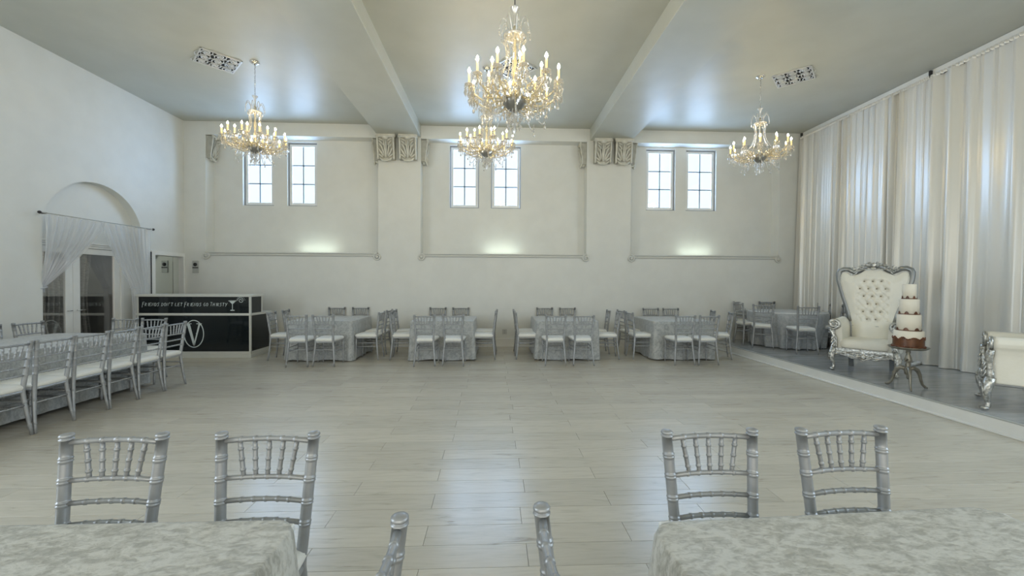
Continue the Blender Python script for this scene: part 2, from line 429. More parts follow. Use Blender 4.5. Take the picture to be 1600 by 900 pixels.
# corridor seen through the glass
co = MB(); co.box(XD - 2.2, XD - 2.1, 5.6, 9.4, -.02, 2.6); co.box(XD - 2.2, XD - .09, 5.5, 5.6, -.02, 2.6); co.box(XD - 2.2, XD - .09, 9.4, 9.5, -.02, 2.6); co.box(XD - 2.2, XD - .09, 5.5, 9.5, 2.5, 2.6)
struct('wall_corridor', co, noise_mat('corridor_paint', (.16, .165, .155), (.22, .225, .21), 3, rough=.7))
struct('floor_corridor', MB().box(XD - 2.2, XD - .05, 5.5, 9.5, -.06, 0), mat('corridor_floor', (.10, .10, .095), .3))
def drape(mb, y0, y1, x, z0, z1, folds, amp, pinch=1.0):
    mb.grid(lambda u, v: (x + amp * math.sin(u * folds * 2 * PI + v), y0 + (y1 - y0) * ((u - .5) * (1 - (1 - pinch) * math.sin(PI * v) ** 2) + .5), z0 + (z1 - z0) * v), folds * 8, 10)
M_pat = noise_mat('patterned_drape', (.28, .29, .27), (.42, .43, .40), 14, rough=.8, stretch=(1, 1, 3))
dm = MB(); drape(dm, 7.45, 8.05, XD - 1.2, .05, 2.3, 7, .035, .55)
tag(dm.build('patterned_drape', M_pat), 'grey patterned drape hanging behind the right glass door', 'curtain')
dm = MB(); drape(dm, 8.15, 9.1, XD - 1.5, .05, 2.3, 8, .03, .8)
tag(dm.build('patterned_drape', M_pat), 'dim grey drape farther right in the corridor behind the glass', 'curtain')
area('corridor_lamp', (XD - 1.0, 7.2, 2.45), (.8, .8), 9, (1, .95, .88), (0, 0, 0))

# mirror doorway next to the corner
mfr = empty('framed_mirror', (XL, (MY0 + MY1) / 2, 0), 0, 'tall mirror in a white frame on left wall beside the back corner', 'mirror')
hw = (MY1 - MY0) / 2
f_ = MB(); f_.box(-.10, .03, -hw - .09, -hw + .005, 0, MZ + .08, .004); f_.box(-.10, .03, hw - .005, hw + .045, 0, MZ + .08, .004); f_.box(-.098, .028, -hw + .006, hw - .006, MZ - .005, MZ + .079, .003)
f_.build('mirror_frame', M_trim, mfr)
MB().box(-.03, .032, -hw - .105, -hw - .092, 0, MZ + .05).build('frame_gap', M_dark, mfr)
MB().box(-.095, -.085, -hw, hw - .175, .02, MZ).build('mirror_panel', M_mirror, mfr)
MB().box(-.095, -.085, hw - .165, hw, .02, MZ).build('mirror_panel', M_mirror, mfr)
MB().box(-.096, -.084, hw - .175, hw - .165, .02, MZ - .12).build('panel_joint', M_blackp, mfr)

# windows
for i, (a, b) in enumerate(WINS):
    wn = empty('window_%d' % (i + 1), ((a + b) / 2, YR + .07, WZ0), kind='structure')
    w2 = (b - a) / 2; hh = WZ1 - WZ0
    fo = MB(); t = .022
    for (x0, x1, z0, z1) in ((-w2, -w2 + t, 0, hh), (w2 - t, w2, 0, hh), (-w2 + t + .001, w2 - t - .001, 0, t), (-w2 + t + .001, w2 - t - .001, hh - t, hh)): fo.box(x0, x1, -.02, .05, z0, z1, .002)
    fo.build('window_casing', mat('dark_casing', (.30, .31, .31), .5) if i == 0 else bpy.data.materials['dark_casing'], wn)  # dark grey outline round each opening
    fr = MB(); s_ = .06; e = t + .004
    for (x0, x1, z0, z1) in ((-w2 + e, -w2 + e + s_, e, hh - e), (w2 - e - s_, w2 - e, e, hh - e), (-w2 + e + s_ + .001, w2 - e - s_ - .001, e, e + s_), (-w2 + e + s_ + .001, w2 - e - s_ - .001, hh - e - s_, hh - e)): fr.box(x0, x1, -.005, .035, z0, z1, .004)
    fr.build('window_frame', M_trim, wn)
    gx0, gx1, gz0, gz1 = -w2 + e + s_, w2 - e - s_, e + s_, hh - e - s_
    mu = MB(); mt_ = bpy.data.materials.get('muntin_bloom_blue') or mat('muntin_bloom_blue', (.34, .42, .50), .5)  # blue of the window bloom put into the muntin colour
    mu.box(-.015, .015, .003, .028, gz0, gz1)
    for k in (1, 2): zz = gz0 + (gz1 - gz0) * k / 3; mu.box(gx0, gx1, .003, .028, zz - .014, zz + .014)
    mu.build('muntin', mt_, wn)
    for c_ in range(2):
        for r_ in range(3):
            xa = gx0 + (gx1 - gx0) * c_ / 2; za = gz0 + (gz1 - gz0) * r_ / 3
            MB().box(xa + .004, xa + (gx1 - gx0) / 2 - .004, .012, .016, za + .004, za + (gz1 - gz0) / 3 - .004).build('pane', M_glass, wn)

# ledge rails with scroll ends, LED bars behind them
for i, (a, b) in enumerate(REC):
    t = empty('trim_%d' % (i + 1), ((a + b) / 2, YB, 2.16), kind='structure')
    hw = (b - a) / 2
    r = MB()
    prof = [(.0, .0), (-.012, .0), (-.030, .012), (-.036, .030), (-.024, .044), (-.036, .056), (-.052, .070), (-.052, .086), (0, .09)]
    r.prism([(p, q - .065) for p, q in prof], -hw + .02, hw - .02, 0)
    r.build('rail', M_rail, t)
    for sx in (-1, 1):
        s = MB(); pts = []; rs = []
        for k in range(30):
            th = PI * .5 + k / 29 * 3.3 * PI; rr = .085 * (1 - k / 29 * .8)
            pts.append((sx * (hw - .01) - sx * math.cos(th) * rr * -1, -.030, -.065 + math.sin(th) * rr)); rs.append(.022 - .008 * k / 29)
        s.tube(pts, rs, 8, up=(0, -1, 0)); s.ball((sx * (hw - .01), -.035, -.065), .028)
        s.build('scroll', M_rail, t)
    lx = [-4.18, .17, 4.93][i]
    o = MB().box(lx - .46, lx + .46, YB + .06, YB + .12, 2.165, 2.19, .004).build('light_bar', M_lip)
    tag(o, 'slim uplight bar on ledge behind the %s rail below windows' % ['left', 'middle', 'right'][i], 'lamp', 'uplights on the wall ledges')
    area('uplight', (lx, YB + .09, 2.195), (.80, .03), .75, (.86, 1.0, .86), (PI - .28, 0, 0))

# ------------------------------------------------------------ plaster corbels
def corbel():
    root = empty('acanthus_corbel')
    # local: wall face y=0, front -y, width .44, height .62 (z 0 bottom .. .64 top)
    a = MB()
    a.box(-.235, .235, -.20, 0, .60, .66, .006); a.box(-.222, .222, -.185, 0, .555, .605, .006)
    a.tube([(-.225, -.185, .535), (.225, -.185, .535)], .027, 10)
    a.build('abacus', M_plaster, root)
    b = MB(); prof = [(0, .54), (-.17, .54), (-.168, .45), (-.15, .33), (-.125, .2), (-.11, .1), (-.115, .05), (-.10, .03), (0, .03)]
    b.prism(prof, -.205, .205, 0)
    b.build('block', M_plaster_shade, root)
    for sx in (-1, 1):
        s_ = MB(); s_.tube([(sx * .187, y_ - .012, z_) for y_, z_ in prof[1:8]], .024, 6, flat=(.7, 1), up=(0, -1, 0))
        s_.build('side_band', M_plaster, root)
    def yz(z):
        for (y0_, z0_), (y1_, z1_) in zip(prof[1:7], prof[2:8]):
            if z1_ <= z <= z0_: return y0_ + (y1_ - y0_) * (z0_ - z) / max(1e-6, z0_ - z1_)
        return -.11
    l = MB()
    for sx in (-1, 1):
        for (x0, z0, dx, dz, LL, W) in ((.01, .10, .05, 1, .33, .020), (.03, .10, .28, 1, .28, .022), (.05, .09, .65, 1, .22, .024), (.06, .28, .8, .75, .13, .022), (.03, .33, .7, .6, .16, .02), (.07, .08, 1.1, .6, .13, .022), (.05, .44, 1, .35, .12, .018)):
            l.leaf((sx * x0, yz(z0) - .006, z0), (sx * dx, -.25, dz), (0, -1, 0), LL, W * 1.05, .16)
    l.ball((0, -.18, .50), .05, 8, 5, (1.5, .5, .5))
    l.tube([(0, yz(z) - .02, z) for z in (.06, .15, .25, .35, .45)], [.03, .022, .018, .014, .01], 6)
    l.build('acanthus_leaf', M_plaster, root)
    t = MB(); pts = [(-.15 + .3 * k / 8, -.13 - .02 * math.sin(PI * k / 8), .055 - .07 * math.sin(PI * k / 8)) for k in range(9)]
    t.tube(pts, [.012 + .016 * math.sin(PI * k / 8) for k in range(9)], 8)
    t.ball((0, -.06, .04), .1, 10, 6, (1.3, .6, .5)); t.build('leaf_tip', M_plaster, root)
    return root
cb = corbel(); CZ = 4.30; G = 'plaster acanthus corbels at the pillar tops'
spec = [((-2.5, YB, CZ), 0, 'left of the two plaster acanthus corbels facing front on left pillar'),
        ((-2.0, YB, CZ), 0, 'right of the two plaster acanthus corbels facing front on left pillar'),
        ((2.52, YB, CZ), 0, 'left of the two plaster acanthus corbels facing front on right pillar'),
        ((3.01, YB, CZ), 0, 'right of the two plaster acanthus corbels facing front on right pillar'),
        ((-2.71, 9.66, CZ), -PI / 2, 'plaster corbel turned left on the left flank of left pillar'),
        ((-1.73, 9.66, CZ), PI / 2, 'plaster corbel turned right on the right flank of left pillar'),
        ((2.17, 9.66, CZ), -PI / 2, 'plaster corbel turned left on the left flank of right pillar'),
        ((3.23, 9.66, CZ), PI / 2, 'plaster corbel turned right on the right flank of right pillar'),
        ((-6.59, 9.66, CZ), PI / 2, 'lone plaster corbel beside the left chandelier near the corner')]
for i, (lo, rz, lb) in enumerate(spec):
    o = place(cb, i == 0, lo, rz, lb, 'corbel', G)
    if abs(rz) > .1: o.scale = (.6, .8, .98)
    else: o.scale = (.96, 1, .98)

# ------------------------------------------------------------ stage
stg = MB(); SX = 5.126
stg.box(SX + .03, XR + .1, YF + .2, YB + .01, -.012, ZS)
stage = struct('floor_stage', stg, M_stage)
MB().box(SX, SX + .031, YF + .2, YB, 0, ZS - .014).build('fascia', M_trim, stage)
MB().box(SX - .022, SX + .01, YF + .2, YB, 0, .022, .004).build('shoe_moulding', M_trim, stage)
MB().box(SX - .004, SX + .031, YF + .2, YB, ZS - .013, ZS + .001, .002).build('edge_strip', M_grey, stage)

# ------------------------------------------------------------ satin curtains on the right
def satin(y0, y1, nf, seed, amp, lab):
    rnd = random.Random(seed); ph = [rnd.uniform(0, 2 * PI) for _ in range(6)]
    def fold(u, v):    # v 0 bottom .. 1 top
        y = y0 + (y1 - y0) * u
        w1 = u * nf * 2 * PI + ph[0] + .8 * math.sin(u * 9 + ph[1]) + .5 * math.sin(v * 2 + ph[2])
        a = amp * (.55 + .45 * math.sin(u * 17 + ph[3])) * (.5 + .5 * (1 - v))
        x = 7.36 - a * (math.sin(w1) + .35 * math.sin(2.3 * w1 + ph[4] + v)) - .05 * (1 - v)
        x -= .012 * math.sin(u * nf * 4.7 * 2 * PI) * v ** 3
        return (x, y + .02 * math.sin(w1 * 1.3 + 2 * v), ZS + .006 + (5.0 - ZS) * v)
    root = empty('satin_curtain', (0, 0, 0), 0, lab, 'curtain', 'ivory satin curtains along the stage')
    m_ = MB(); m_.grid(fold, int(nf * 12), 22); m_.build('drape', M_satin, root)
    hd = MB()
    def head(u, v):
        y = y0 + (y1 - y0) * u; w_ = u * nf * 5 * 2 * PI
        return (7.345 - .014 * math.sin(w_) - .012 * math.sin(v * PI), y, 4.99 + .055 * v + .004 * math.sin(w_ * .5))
    hd.grid(head, int(nf * 40), 3); hd.build('gathered_heading', M_satin, root)
    return root
satin(6.50, 9.47, 17, 3, .07, 'ivory satin curtain with narrow folds, behind the throne and round table')
satin(2.9, 6.55, 13, 8, .085, 'ivory satin curtain with broad folds, at right edge of the frame')
ct = empty('curtain_track', (7.38, 6, 5.06), 0, 'white board and track carrying the satin curtains under ceiling', 'curtain rail')
MB().box(.0, .12, -3.1, 3.5, -.005, .085, .003).build('board', M_trim, ct)
MB().tube([(-.03, -3.1, -.02), (-.03, 3.47, -.02)], .012, 8).build('rod', M_trim, ct)
for yy in (.57, 3.44): MB().box(-.045, .0, yy - .015, yy + .015, -.05, .07, .003).build('bracket', M_iron, ct)

# ------------------------------------------------------------ ceiling grilles
def grille():
    root = empty('ceiling_grille'); s = .285
    MB().box(-s + .01, s - .01, -s + .01, s - .01, -.002, .0, 0).build('backing', M_dark, root)
    f = MB()
    for a in range(4):
        f.M = Matrix.Rotation(a * PI / 2, 4, 'Z'); f.box(-s, s, -s, -s + .022, -.012, 0, .002)
    f.M = None; f.build('grille_frame', M_vent, root)
    g = MB(); d = .19
    for i in range(-1, 2):
        for j in range(-1, 2):
            cx, cy = i * d * .96, j * d * .96
            for q in range(4):
                th0 = q * PI / 2 + PI / 4; pts = []
                for k in range(12):
                    t = k / 11; rr = .018 + .075 * t; th = th0 + 2.6 * (1 - t)
                    pts.append((cx + rr * math.cos(th), cy + rr * math.sin(th), -.008))
                g.tube(pts, .0085, 5)
            g.tube([(cx + .028 * math.cos(k * PI / 5), cy + .028 * math.sin(k * PI / 5), -.008) for k in range(10)], .007, 5, closed=True)
            g.ball((cx, cy, -.008), .014, 6, 4)
    for i in range(-2, 3):
        for (a, b) in (((i * .14 - .02, -s + .02), (i * .14 + .02, s - .02)),):
            g.tube([(a[0] + .02 * math.sin(t / 10 * 4 * PI), a[1] + (b[1] - a[1]) * t / 10, -.006) for t in range(11)], .006, 4)
            g.tube([(a[1] + (b[1] - a[1]) * t / 10, a[0] + .02 * math.sin(t / 10 * 4 * PI), -.006) for t in range(11)], .006, 4)
    g.build('scrollwork', M_vent, root)
    return root
gr = grille()
for i, (x, y_, lb) in enumerate(((-4.586, 6.918, 'ornate silver scrollwork ceiling grille left of the left chandelier'),
                                 (.30, 6.88, 'ornate silver scrollwork ceiling grille behind the large central chandelier'),
                                 (5.24, 6.934, 'ornate silver scrollwork ceiling grille right of the right chandelier'))):
    place(gr, i == 0, (x, y_, H), PI / 4, lb, 'vent', 'scrollwork ceiling grilles')

# ------------------------------------------------------------ chandeliers (local origin: bulb tips level, on the axis)
def chandelier(s, R, ztip, nout, nin, chain):
    root = empty('crystal_chandelier'); top = H - ztip
    MB().lathe([(.001, 0), (.02, -.035), (.03, -.04), (.06, -.018), (.075, -.008), (.075, 0), (.001, 0)], 18, (0, 0, top)).build('canopy', M_chrome, root)
    tz = .71 * s
    ch = MB()
    if chain:
        zc = top - .03; k = 0
        while zc > tz:
            M = Matrix.Rotation((k % 2) * PI / 2, 4, 'Z'); pts = [M @ Vector((.009 * math.cos(t * PI / 4), 0, .022 * math.sin(t * PI / 4))) + Vector((0, 0, zc)) for t in range(8)]
            ch.tube(pts, .0032, 4, closed=True); zc -= .036; k += 1
        ch.tube([(.004, 0, top - .02), (.004, 0, tz)], .003, 5); ch.build('chain', M_chrome, root)
    else: ch.tube([(0, 0, top - .02), (0, 0, tz)], .006, 8).build('rod', M_iron, root)
    S = lambda L_: [(max(.0008, a * s), b * s) for a, b in L_]
    MB().lathe(S([(.055, .71), (.05, .70), (.022, .66), (.014, .58), (.018, .54), (.012, .50)]), 14).build('trumpet', M_crystal, root)
    MB().lathe(S([(.012, .52), (.03, .46), (.014, .42), (.02, .36), (.012, .30), (.016, .20), (.03, .12), (.014, .04), (.022, -.04), (.035, -.12), (.018, -.18), (.05, -.24), (.06, -.27), (.02, -.30)]), 12).build('stem', M_glassarm, root)
    MB().lathe(S([(.01, .37), (.09, .385), (.125, .40), (.13, .395), (.09, .37), (.01, .355)]), 16).build('crown_dish', M_crystal, root)
    for q in range(8):
        th = q * PI / 4 + .2; m_ = MB(); pts = []
        for t in range(11):
            u = t / 10; r_ = (.02 + .155 * u ** .7) * s; pts.append((r_ * math.cos(th), r_ * math.sin(th), (.38 + .20 * math.sin(u * PI * .86)) * s))
        m_.tube(pts, .0065 * s, 5)
        ex, ey, ez = pts[-1]
        for k in range(3): m_.octa((ex, ey, ez - (.02 + .028 * k) * s), .009 * s, .013 * s)
        m_.build('crown_arm', M_crystal, root)
        th += PI / 8; b = MB()
        for k in range(26):
            t = k / 25; r_ = (.12 - .045 * math.sin(PI * t) + .10 * t * t) * s; b.octa((r_ * math.cos(th), r_ * math.sin(th), (.36 - .50 * t) * s), .0115 * s, .013 * s)
        b.build('bead_string', M_crystal, root, 'stuff')
        b = MB(); b.octa((.125 * s * math.cos(th), .125 * s * math.sin(th), .345 * s), .012 * s, .035 * s); b.octa((.10 * s * math.cos(th - .4), .10 * s * math.sin(th - .4), .33 * s), .01 * s, .03 * s)
        b.build('pendant', M_crystal, root, 'stuff')
    MB().lathe(S([(.01, -.275), (.10, -.28), (.135, -.29), (.14, -.30), (.118, -.355), (.07, -.41), (.01, -.44)]), 24).build('silver_bowl', M_bowl, root)
    MB().lathe(S([(.01, -.42), (.03, -.46), (.012, -.50), (.04, -.55), (.015, -.60), (.022, -.635), (.006, -.67), (.001, -.70)]), 12).build('finial', M_crystal, root)
    for q in range(10):    # skirt pendants below the bowl
        th = q * PI / 5; b = MB()
        for k in range(7):
            t = k / 6; r_ = (.07 - .02 * t + .03 * math.sin(PI * t)) * s; b.octa((r_ * math.cos(th), r_ * math.sin(th), (-.43 - .13 * t) * s), .010 * s, .014 * s)
        b.octa((.075 * s * math.cos(th), .075 * s * math.sin(th), -.60 * s), .013 * s, .03 * s)
        b.build('bead_string', M_crystal, root, 'stuff')
    protos = {}
    def arm(Rr, dz, th):
        key = (Rr, dz)
        if key not in protos:
            a = MB(); pts = []; n = 14
            for t in range(n + 1):
                u = t / n; r_ = .04 * s + (Rr - .04 * s) * u
                pts.append((r_, 0, -.25 * s - .15 * s * math.sin(u * PI * .78) * (1 - u * .25) + (u ** 2.2) * (.10 * s + dz)))
            pe = pts[-1]; pts.append((Rr, 0, -.185 * s + dz))
            a.tube(pts, .0115 * s, 6)
            sc2 = [(Rr * .55 + (.07 - .05 * t / 15) * s * math.cos(2.6 + t / 15 * 7), 0, (-.245 + dz) + (.07 - .05 * t / 15) * s * math.sin(2.6 + t / 15 * 7)) for t in range(16)]
            a.tube(sc2, .007 * s, 5)
            ar = a.build('arm', M_glassarm, root)
            p = MB().lathe([(.004, 0), (.022 * s, .002), (.05 * s, .014 * s), (.052 * s, .018 * s), (.02 * s, .008 * s), (.012 * s, .03 * s), (.018 * s, .04 * s), (.004, .042 * s)], 12, (Rr, 0, -.19 * s + dz)).build('drip_pan', M_crystal, ar)
            c_ = MB().lathe([(.0115, -.16 * s), (.0115, -.045 * s)], 8, (Rr, 0, dz)).build('candle', M_candle, ar)
            MB().lathe([(.004, -.045 * s), (.014 * s + .001, -.034 * s), (.016 * s + .001, -.020 * s), (.010 * s, -.002 * s), (.001, .014 * s)], 8, (Rr, 0, dz)).build('bulb', M_bulb, ar)
            d = MB()
            for k in range(9):
                t2 = k * 2 * PI / 9; x_, y_ = Rr + .048 * s * math.cos(t2), .048 * s * math.sin(t2)
                d.octa((x_, y_, -.195 * s + dz), .008 * s, .010 * s); d.octa((x_, y_, -.220 * s + dz), .009 * s, .012 * s); d.octa((x_, y_, -.262 * s + dz), .013 * s, .036 * s)
            for k in range(5): d.octa((Rr, 0, (-.21 - .026 * k) * s + dz), .010 * s, .014 * s)
            d.ball((Rr, 0, -.355 * s + dz), .019 * s, 6, 4, (1, 1, 1.4))
            for k in range(2, 6):      # drops along the arm
                p_ = pts[3 + k * 2]; hh_ = .03 + .015 * (k % 2)
                d.octa((p_[0], 0, p_[2] - .022 * s), .008 * s, .010 * s); d.octa((p_[0], 0, p_[2] - (.03 + hh_) * s), .012 * s, .030 * s)
                d.octa((p_[0], .02 * s, p_[2] + .03 * s), .010 * s, .014 * s); d.octa((p_[0], -.03 * s, p_[2] + .055 * s), .010 * s, .014 * s)
            d.build('pendant_cluster', M_crystal, ar, 'stuff')
            # swag of beads towards the neighbouring arm
            w_ = MB(); r2 = Rr * .97
            for k in range(13):
                t3 = k / 12; an = t3 * 2 * PI / (nout if dz == 0 else nin); 
                w_.octa((r2 * math.cos(an), r2 * math.sin(an), -.215 * s - .09 * s * math.sin(PI * t3) + dz), .0095 * s)
                w_.octa((r2 * .72 * math.cos(an), r2 * .72 * math.sin(an), -.225 * s - .12 * s * math.sin(PI * t3) + dz), .0095 * s)
                if k % 3 == 1: w_.octa((r2 * .72 * math.cos(an), r2 * .72 * math.sin(an), -.27 * s - .12 * s * math.sin(PI * t3) + dz), .011 * s, .028 * s)
            w_.build('bead_swag', M_crystal, ar, 'stuff')
            protos[key] = ar; ar.rotation_euler = (0, 0, th)
        else:
            c = copy_tree(protos[key], root); c.rotation_euler = (0, 0, th)
    for k in range(nout): arm(R, 0, 2 * PI * k / nout + .13)
    for k in range(nin): arm(R * .62, .055 * s, 2 * PI * (k + .5) / nin + .13)
    # lower hoop swags
    for k in range(8):
        th = k * PI / 4; b = MB(); pts = []
        for t in range(11):
            u = t / 10; r_ = (.13 + .21 * math.sin(u * PI / 2)) * s; pts.append((r_ * math.cos(th), r_ * math.sin(th), (-.28 - .28 * math.sin(u * PI * .75)) * s))
        b.tube(pts, .006 * s, 5)
        ex, ey, ez = pts[-1]
        for q in range(3): b.octa((ex, ey, ez - (.02 + .03 * q) * s), .009 * s, .014 * s)
        b.ball((ex, ey, ez - .12 * s), .015 * s, 6, 4, (1, 1, 1.5)); b.build('lower_arm', M_crystal, root)
    return root
CG = 'crystal chandeliers hanging from the ceiling'
big = chandelier(1.0, .50, 3.84, 12, 6, False); big.location = (.21, 4.5, 3.84)
tag(big, 'largest crystal chandelier, nearest, hanging on a rod at top center', 'chandelier', CG)
sm = chandelier(.83, .455, 4.0, 12, 6, True)
for i, (x, y_, z_, lb) in enumerate(((-3.99, 6.92, 4.0, 'crystal chandelier on a chain over the left bay'), (-.15, 6.92, 4.0, 'small crystal chandelier far below and behind the largest one'), (4.65, 6.94, 4.0, 'crystal chandelier on a chain over the right bay near satin curtain'))):
    place(sm, i == 0, (x, y_, z_), i * .17, lb, 'chandelier', CG)

# ------------------------------------------------------------ chiavari chair (front = +y)
def ringed(a, b, n_r, r0, r1, ring=.0035, bow=None, dbl=False):
    a, b = Vector(a), Vector(b); pts = []; rs = []
    ts = [0]
    for k in n_r:
        e = .006 / max(.01, (b - a).length)
        if dbl: ts += [k - 2.6 * e, k - 1.7 * e, k - 1.4 * e, k - .5 * e, k, k + .5 * e, k + 1.4 * e, k + 1.7 * e, k + 2.6 * e]
        else: ts += [k - 1.6 * e, k - .8 * e, k - .55 * e, k + .55 * e, k + .8 * e, k + 1.6 * e]
    ts.append(1)
    for i, t in enumerate(ts):
        p = a.lerp(b, t)
        if bow is not None: p = p + Vector(bow) * (4 * t * (1 - t))
        pts.append(p); r_ = r0 + (r1 - r0) * t
        if 0 < i < len(ts) - 1:
            j = (i - 1) % (9 if dbl else 6)
            if dbl and j in (2, 3, 5, 6): r_ += ring
            if not dbl and j in (2, 3): r_ += ring
        rs.append(r_)
    return pts, rs
def chair_proto():
    root = empty('chiavari_chair')
    TOP = .905
    def post(sx):
        m_ = MB(); zs = [0, .1, .2, .33, .44, .50, .594, .672, .755, .832, TOP]
        def P(z):
            if z < .44: t = (.44 - z) / .44; return Vector((sx * (.152 + .037 * t), -.19 - .045 * t * (.5 + .5 * t), z))
            t = (z - .44) / (TOP - .44); return Vector((sx * (.152 + .026 * t), -.19 - .055 * t, z))
        pts = []; rs = []; rings = {.1, .33, .594, .672, .755, .832}
        def rr(z): return .0125 + .0075 * min(1, z / .44)
        for z in zs:
            if z in rings:
                for dz, e in ((-.016, 0), (-.0095, 0), (-.008, .0024), (-.003, .0024), (-.001, .0), (.001, .0), (.003, .0024), (.008, .0024), (.0095, 0), (.016, 0)): pts.append(P(z + dz)); rs.append(rr(z) + e)
            else: pts.append(P(z)); rs.append(rr(z))
        for dz, r_ in ((.0005, .0215), (.002, .0235), (.005, .0235), (.007, .018), (.0095, .0175), (.013, .0225), (.018, .0235), (.023, .0205), (.026, .010)):
            pts.append(P(TOP) + Vector((0, 0, dz))); rs.append(r_)
        m_.tube(pts, rs, 10, flat=(1, 1.0), up=(0, 1, 0)); return m_
    for sx in (-1, 1): post(sx).build('rear_post', M_silver, root)
    for sx in (-1, 1):
        pts, rs = ringed((sx * .182, .19, .435), (sx * .188, .20, 0), [.25, .6, .85], .0165, .0115, dbl=True)
        MB().tube(pts, rs, 10).build('front_leg', M_silver, root)
    def yb(z): return -.19 - .055 * (z - .44) / (TOP - .44)
    def hx(z): return   .152 + .026 * (z - .44) / (TOP - .44) - .012
    z = TOP - .010; pts, rs = ringed((-hx(z), yb(z), z), (hx(z), yb(z), z), [.18, .34, .5, .66, .82], .0108, .0108, .0022, (0, -.014, .005)); MB().tube(pts, rs, 8).build('top_rail', M_silver, root)
    for z in (.755, .672, .594):
        pts, rs = ringed((-hx(z), yb(z), z), (hx(z), yb(z), z), [.2, .35, .5, .65, .8], .0096, .0096, .0022, (0, -.014, .002)); MB().tube(pts, rs, 8).build('cross_rail', M_silver, root)
    for k in range(5):
        u = (k + 1) / 6; t0 = u; t1 = .5 + (u - .5) * .84
        bo = -.014 * 4 * t0 * (1 - t0); bo1 = -.014 * 4 * t1 * (1 - t1)
        a = (-hx(.89) + 2 * hx(.89) * t0, yb(.89) + bo, .889); b = (-hx(.755) + 2 * hx(.755) * t1, yb(.755) + bo1, .759)
        pts, rs = ringed(a, b, [.2, .5, .8], .0084, .0084, .0022); MB().tube(pts, rs, 7).build('spindle', M_silver, root)
    def outline(inset, nseg=6):
        c4 = [(-.205 + inset, .215 - inset, .05), (.205 - inset, .215 - inset, .05), (.168 - inset, -.205 + inset, .02), (-.168 + inset, -.205 + inset, .02)]
        out = []
        cc = [(PI, PI / 2), (PI / 2, 0), (0, -PI / 2), (-PI / 2, -PI)]
        for (x, y_, r_), (a0, a1) in zip(c4, cc):
            cx = x + (r_ if x < 0 else -r_); cy = y_ + (r_ if y_ < 0 else -r_)
            for k in range(nseg): a = a0 + (a1 - a0) * k / (nseg - 1); out.append((cx + r_ * math.cos(a), cy + r_ * math.sin(a)))
        return out
    sf = MB(); oo = outline(0); n = len(oo)
    rings = [(oo, .427), (oo, .437), (outline(.004), .447)]
    vs = [(x, y_, z) for o_, z in rings for x, y_ in o_]; fs = []
    for r_ in range(2):
        for k in range(n): fs.append((r_ * n + k, r_ * n + (k + 1) % n, (r_ + 1) * n + (k + 1) % n, (r_ + 1) * n + k))
    fs += [tuple(range(n)), tuple(range(3 * n - 1, 2 * n - 1, -1))]; sf.add(vs, fs); sf.build('seat_frame', M_silver, root)
    cu = MB(); rings = [(outline(.006), .447), (outline(.0), .458), (outline(-.006), .474), (outline(-.002), .490), (outline(.012), .502), (outline(.04), .508), (outline(.09), .511)]
    vs = [(x, y_, z) for o_, z in rings for x, y_ in o_]; fs = []
    for r_ in range(6):
        for k in range(n): fs.append((r_ * n + k, r_ * n + (k + 1) % n, (r_ + 1) * n + (k + 1) % n, (r_ + 1) * n + k))
    fs += [tuple(range(n)), tuple(range(7 * n - 1, 6 * n - 1, -1))]; cu.add(vs, fs, True); cu.build('cushion', M_cush, root)
    for (a, b) in (((-.184, .193, .30), (.184, .193, .30)), ((-.186, .195, .235), (.186, .195, .235)), ((-.160, -.205, .30), (.160, -.205, .30))):
        pts, rs = ringed(a, b, [.3, .5, .7], .0075, .0075, .002); MB().tube(pts, rs, 7).build('stretcher', M_silver, root)
    for sx in (-1, 1):
        for z in (.335, .265):
            pts, rs = ringed((sx * .184, .193, z), (sx * .160, -.203, z), [.3, .5, .7], .0075, .0075, .002); MB().tube(pts, rs, 7).build('stretcher', M_silver, root)
    return root
CH = chair_proto(); first = [True]
def chair(x, y_, rz, label, group, z=0):
    o = place(CH, first[0], (x, y_, z), rz, label, 'chair', group); first[0] = False
    return o

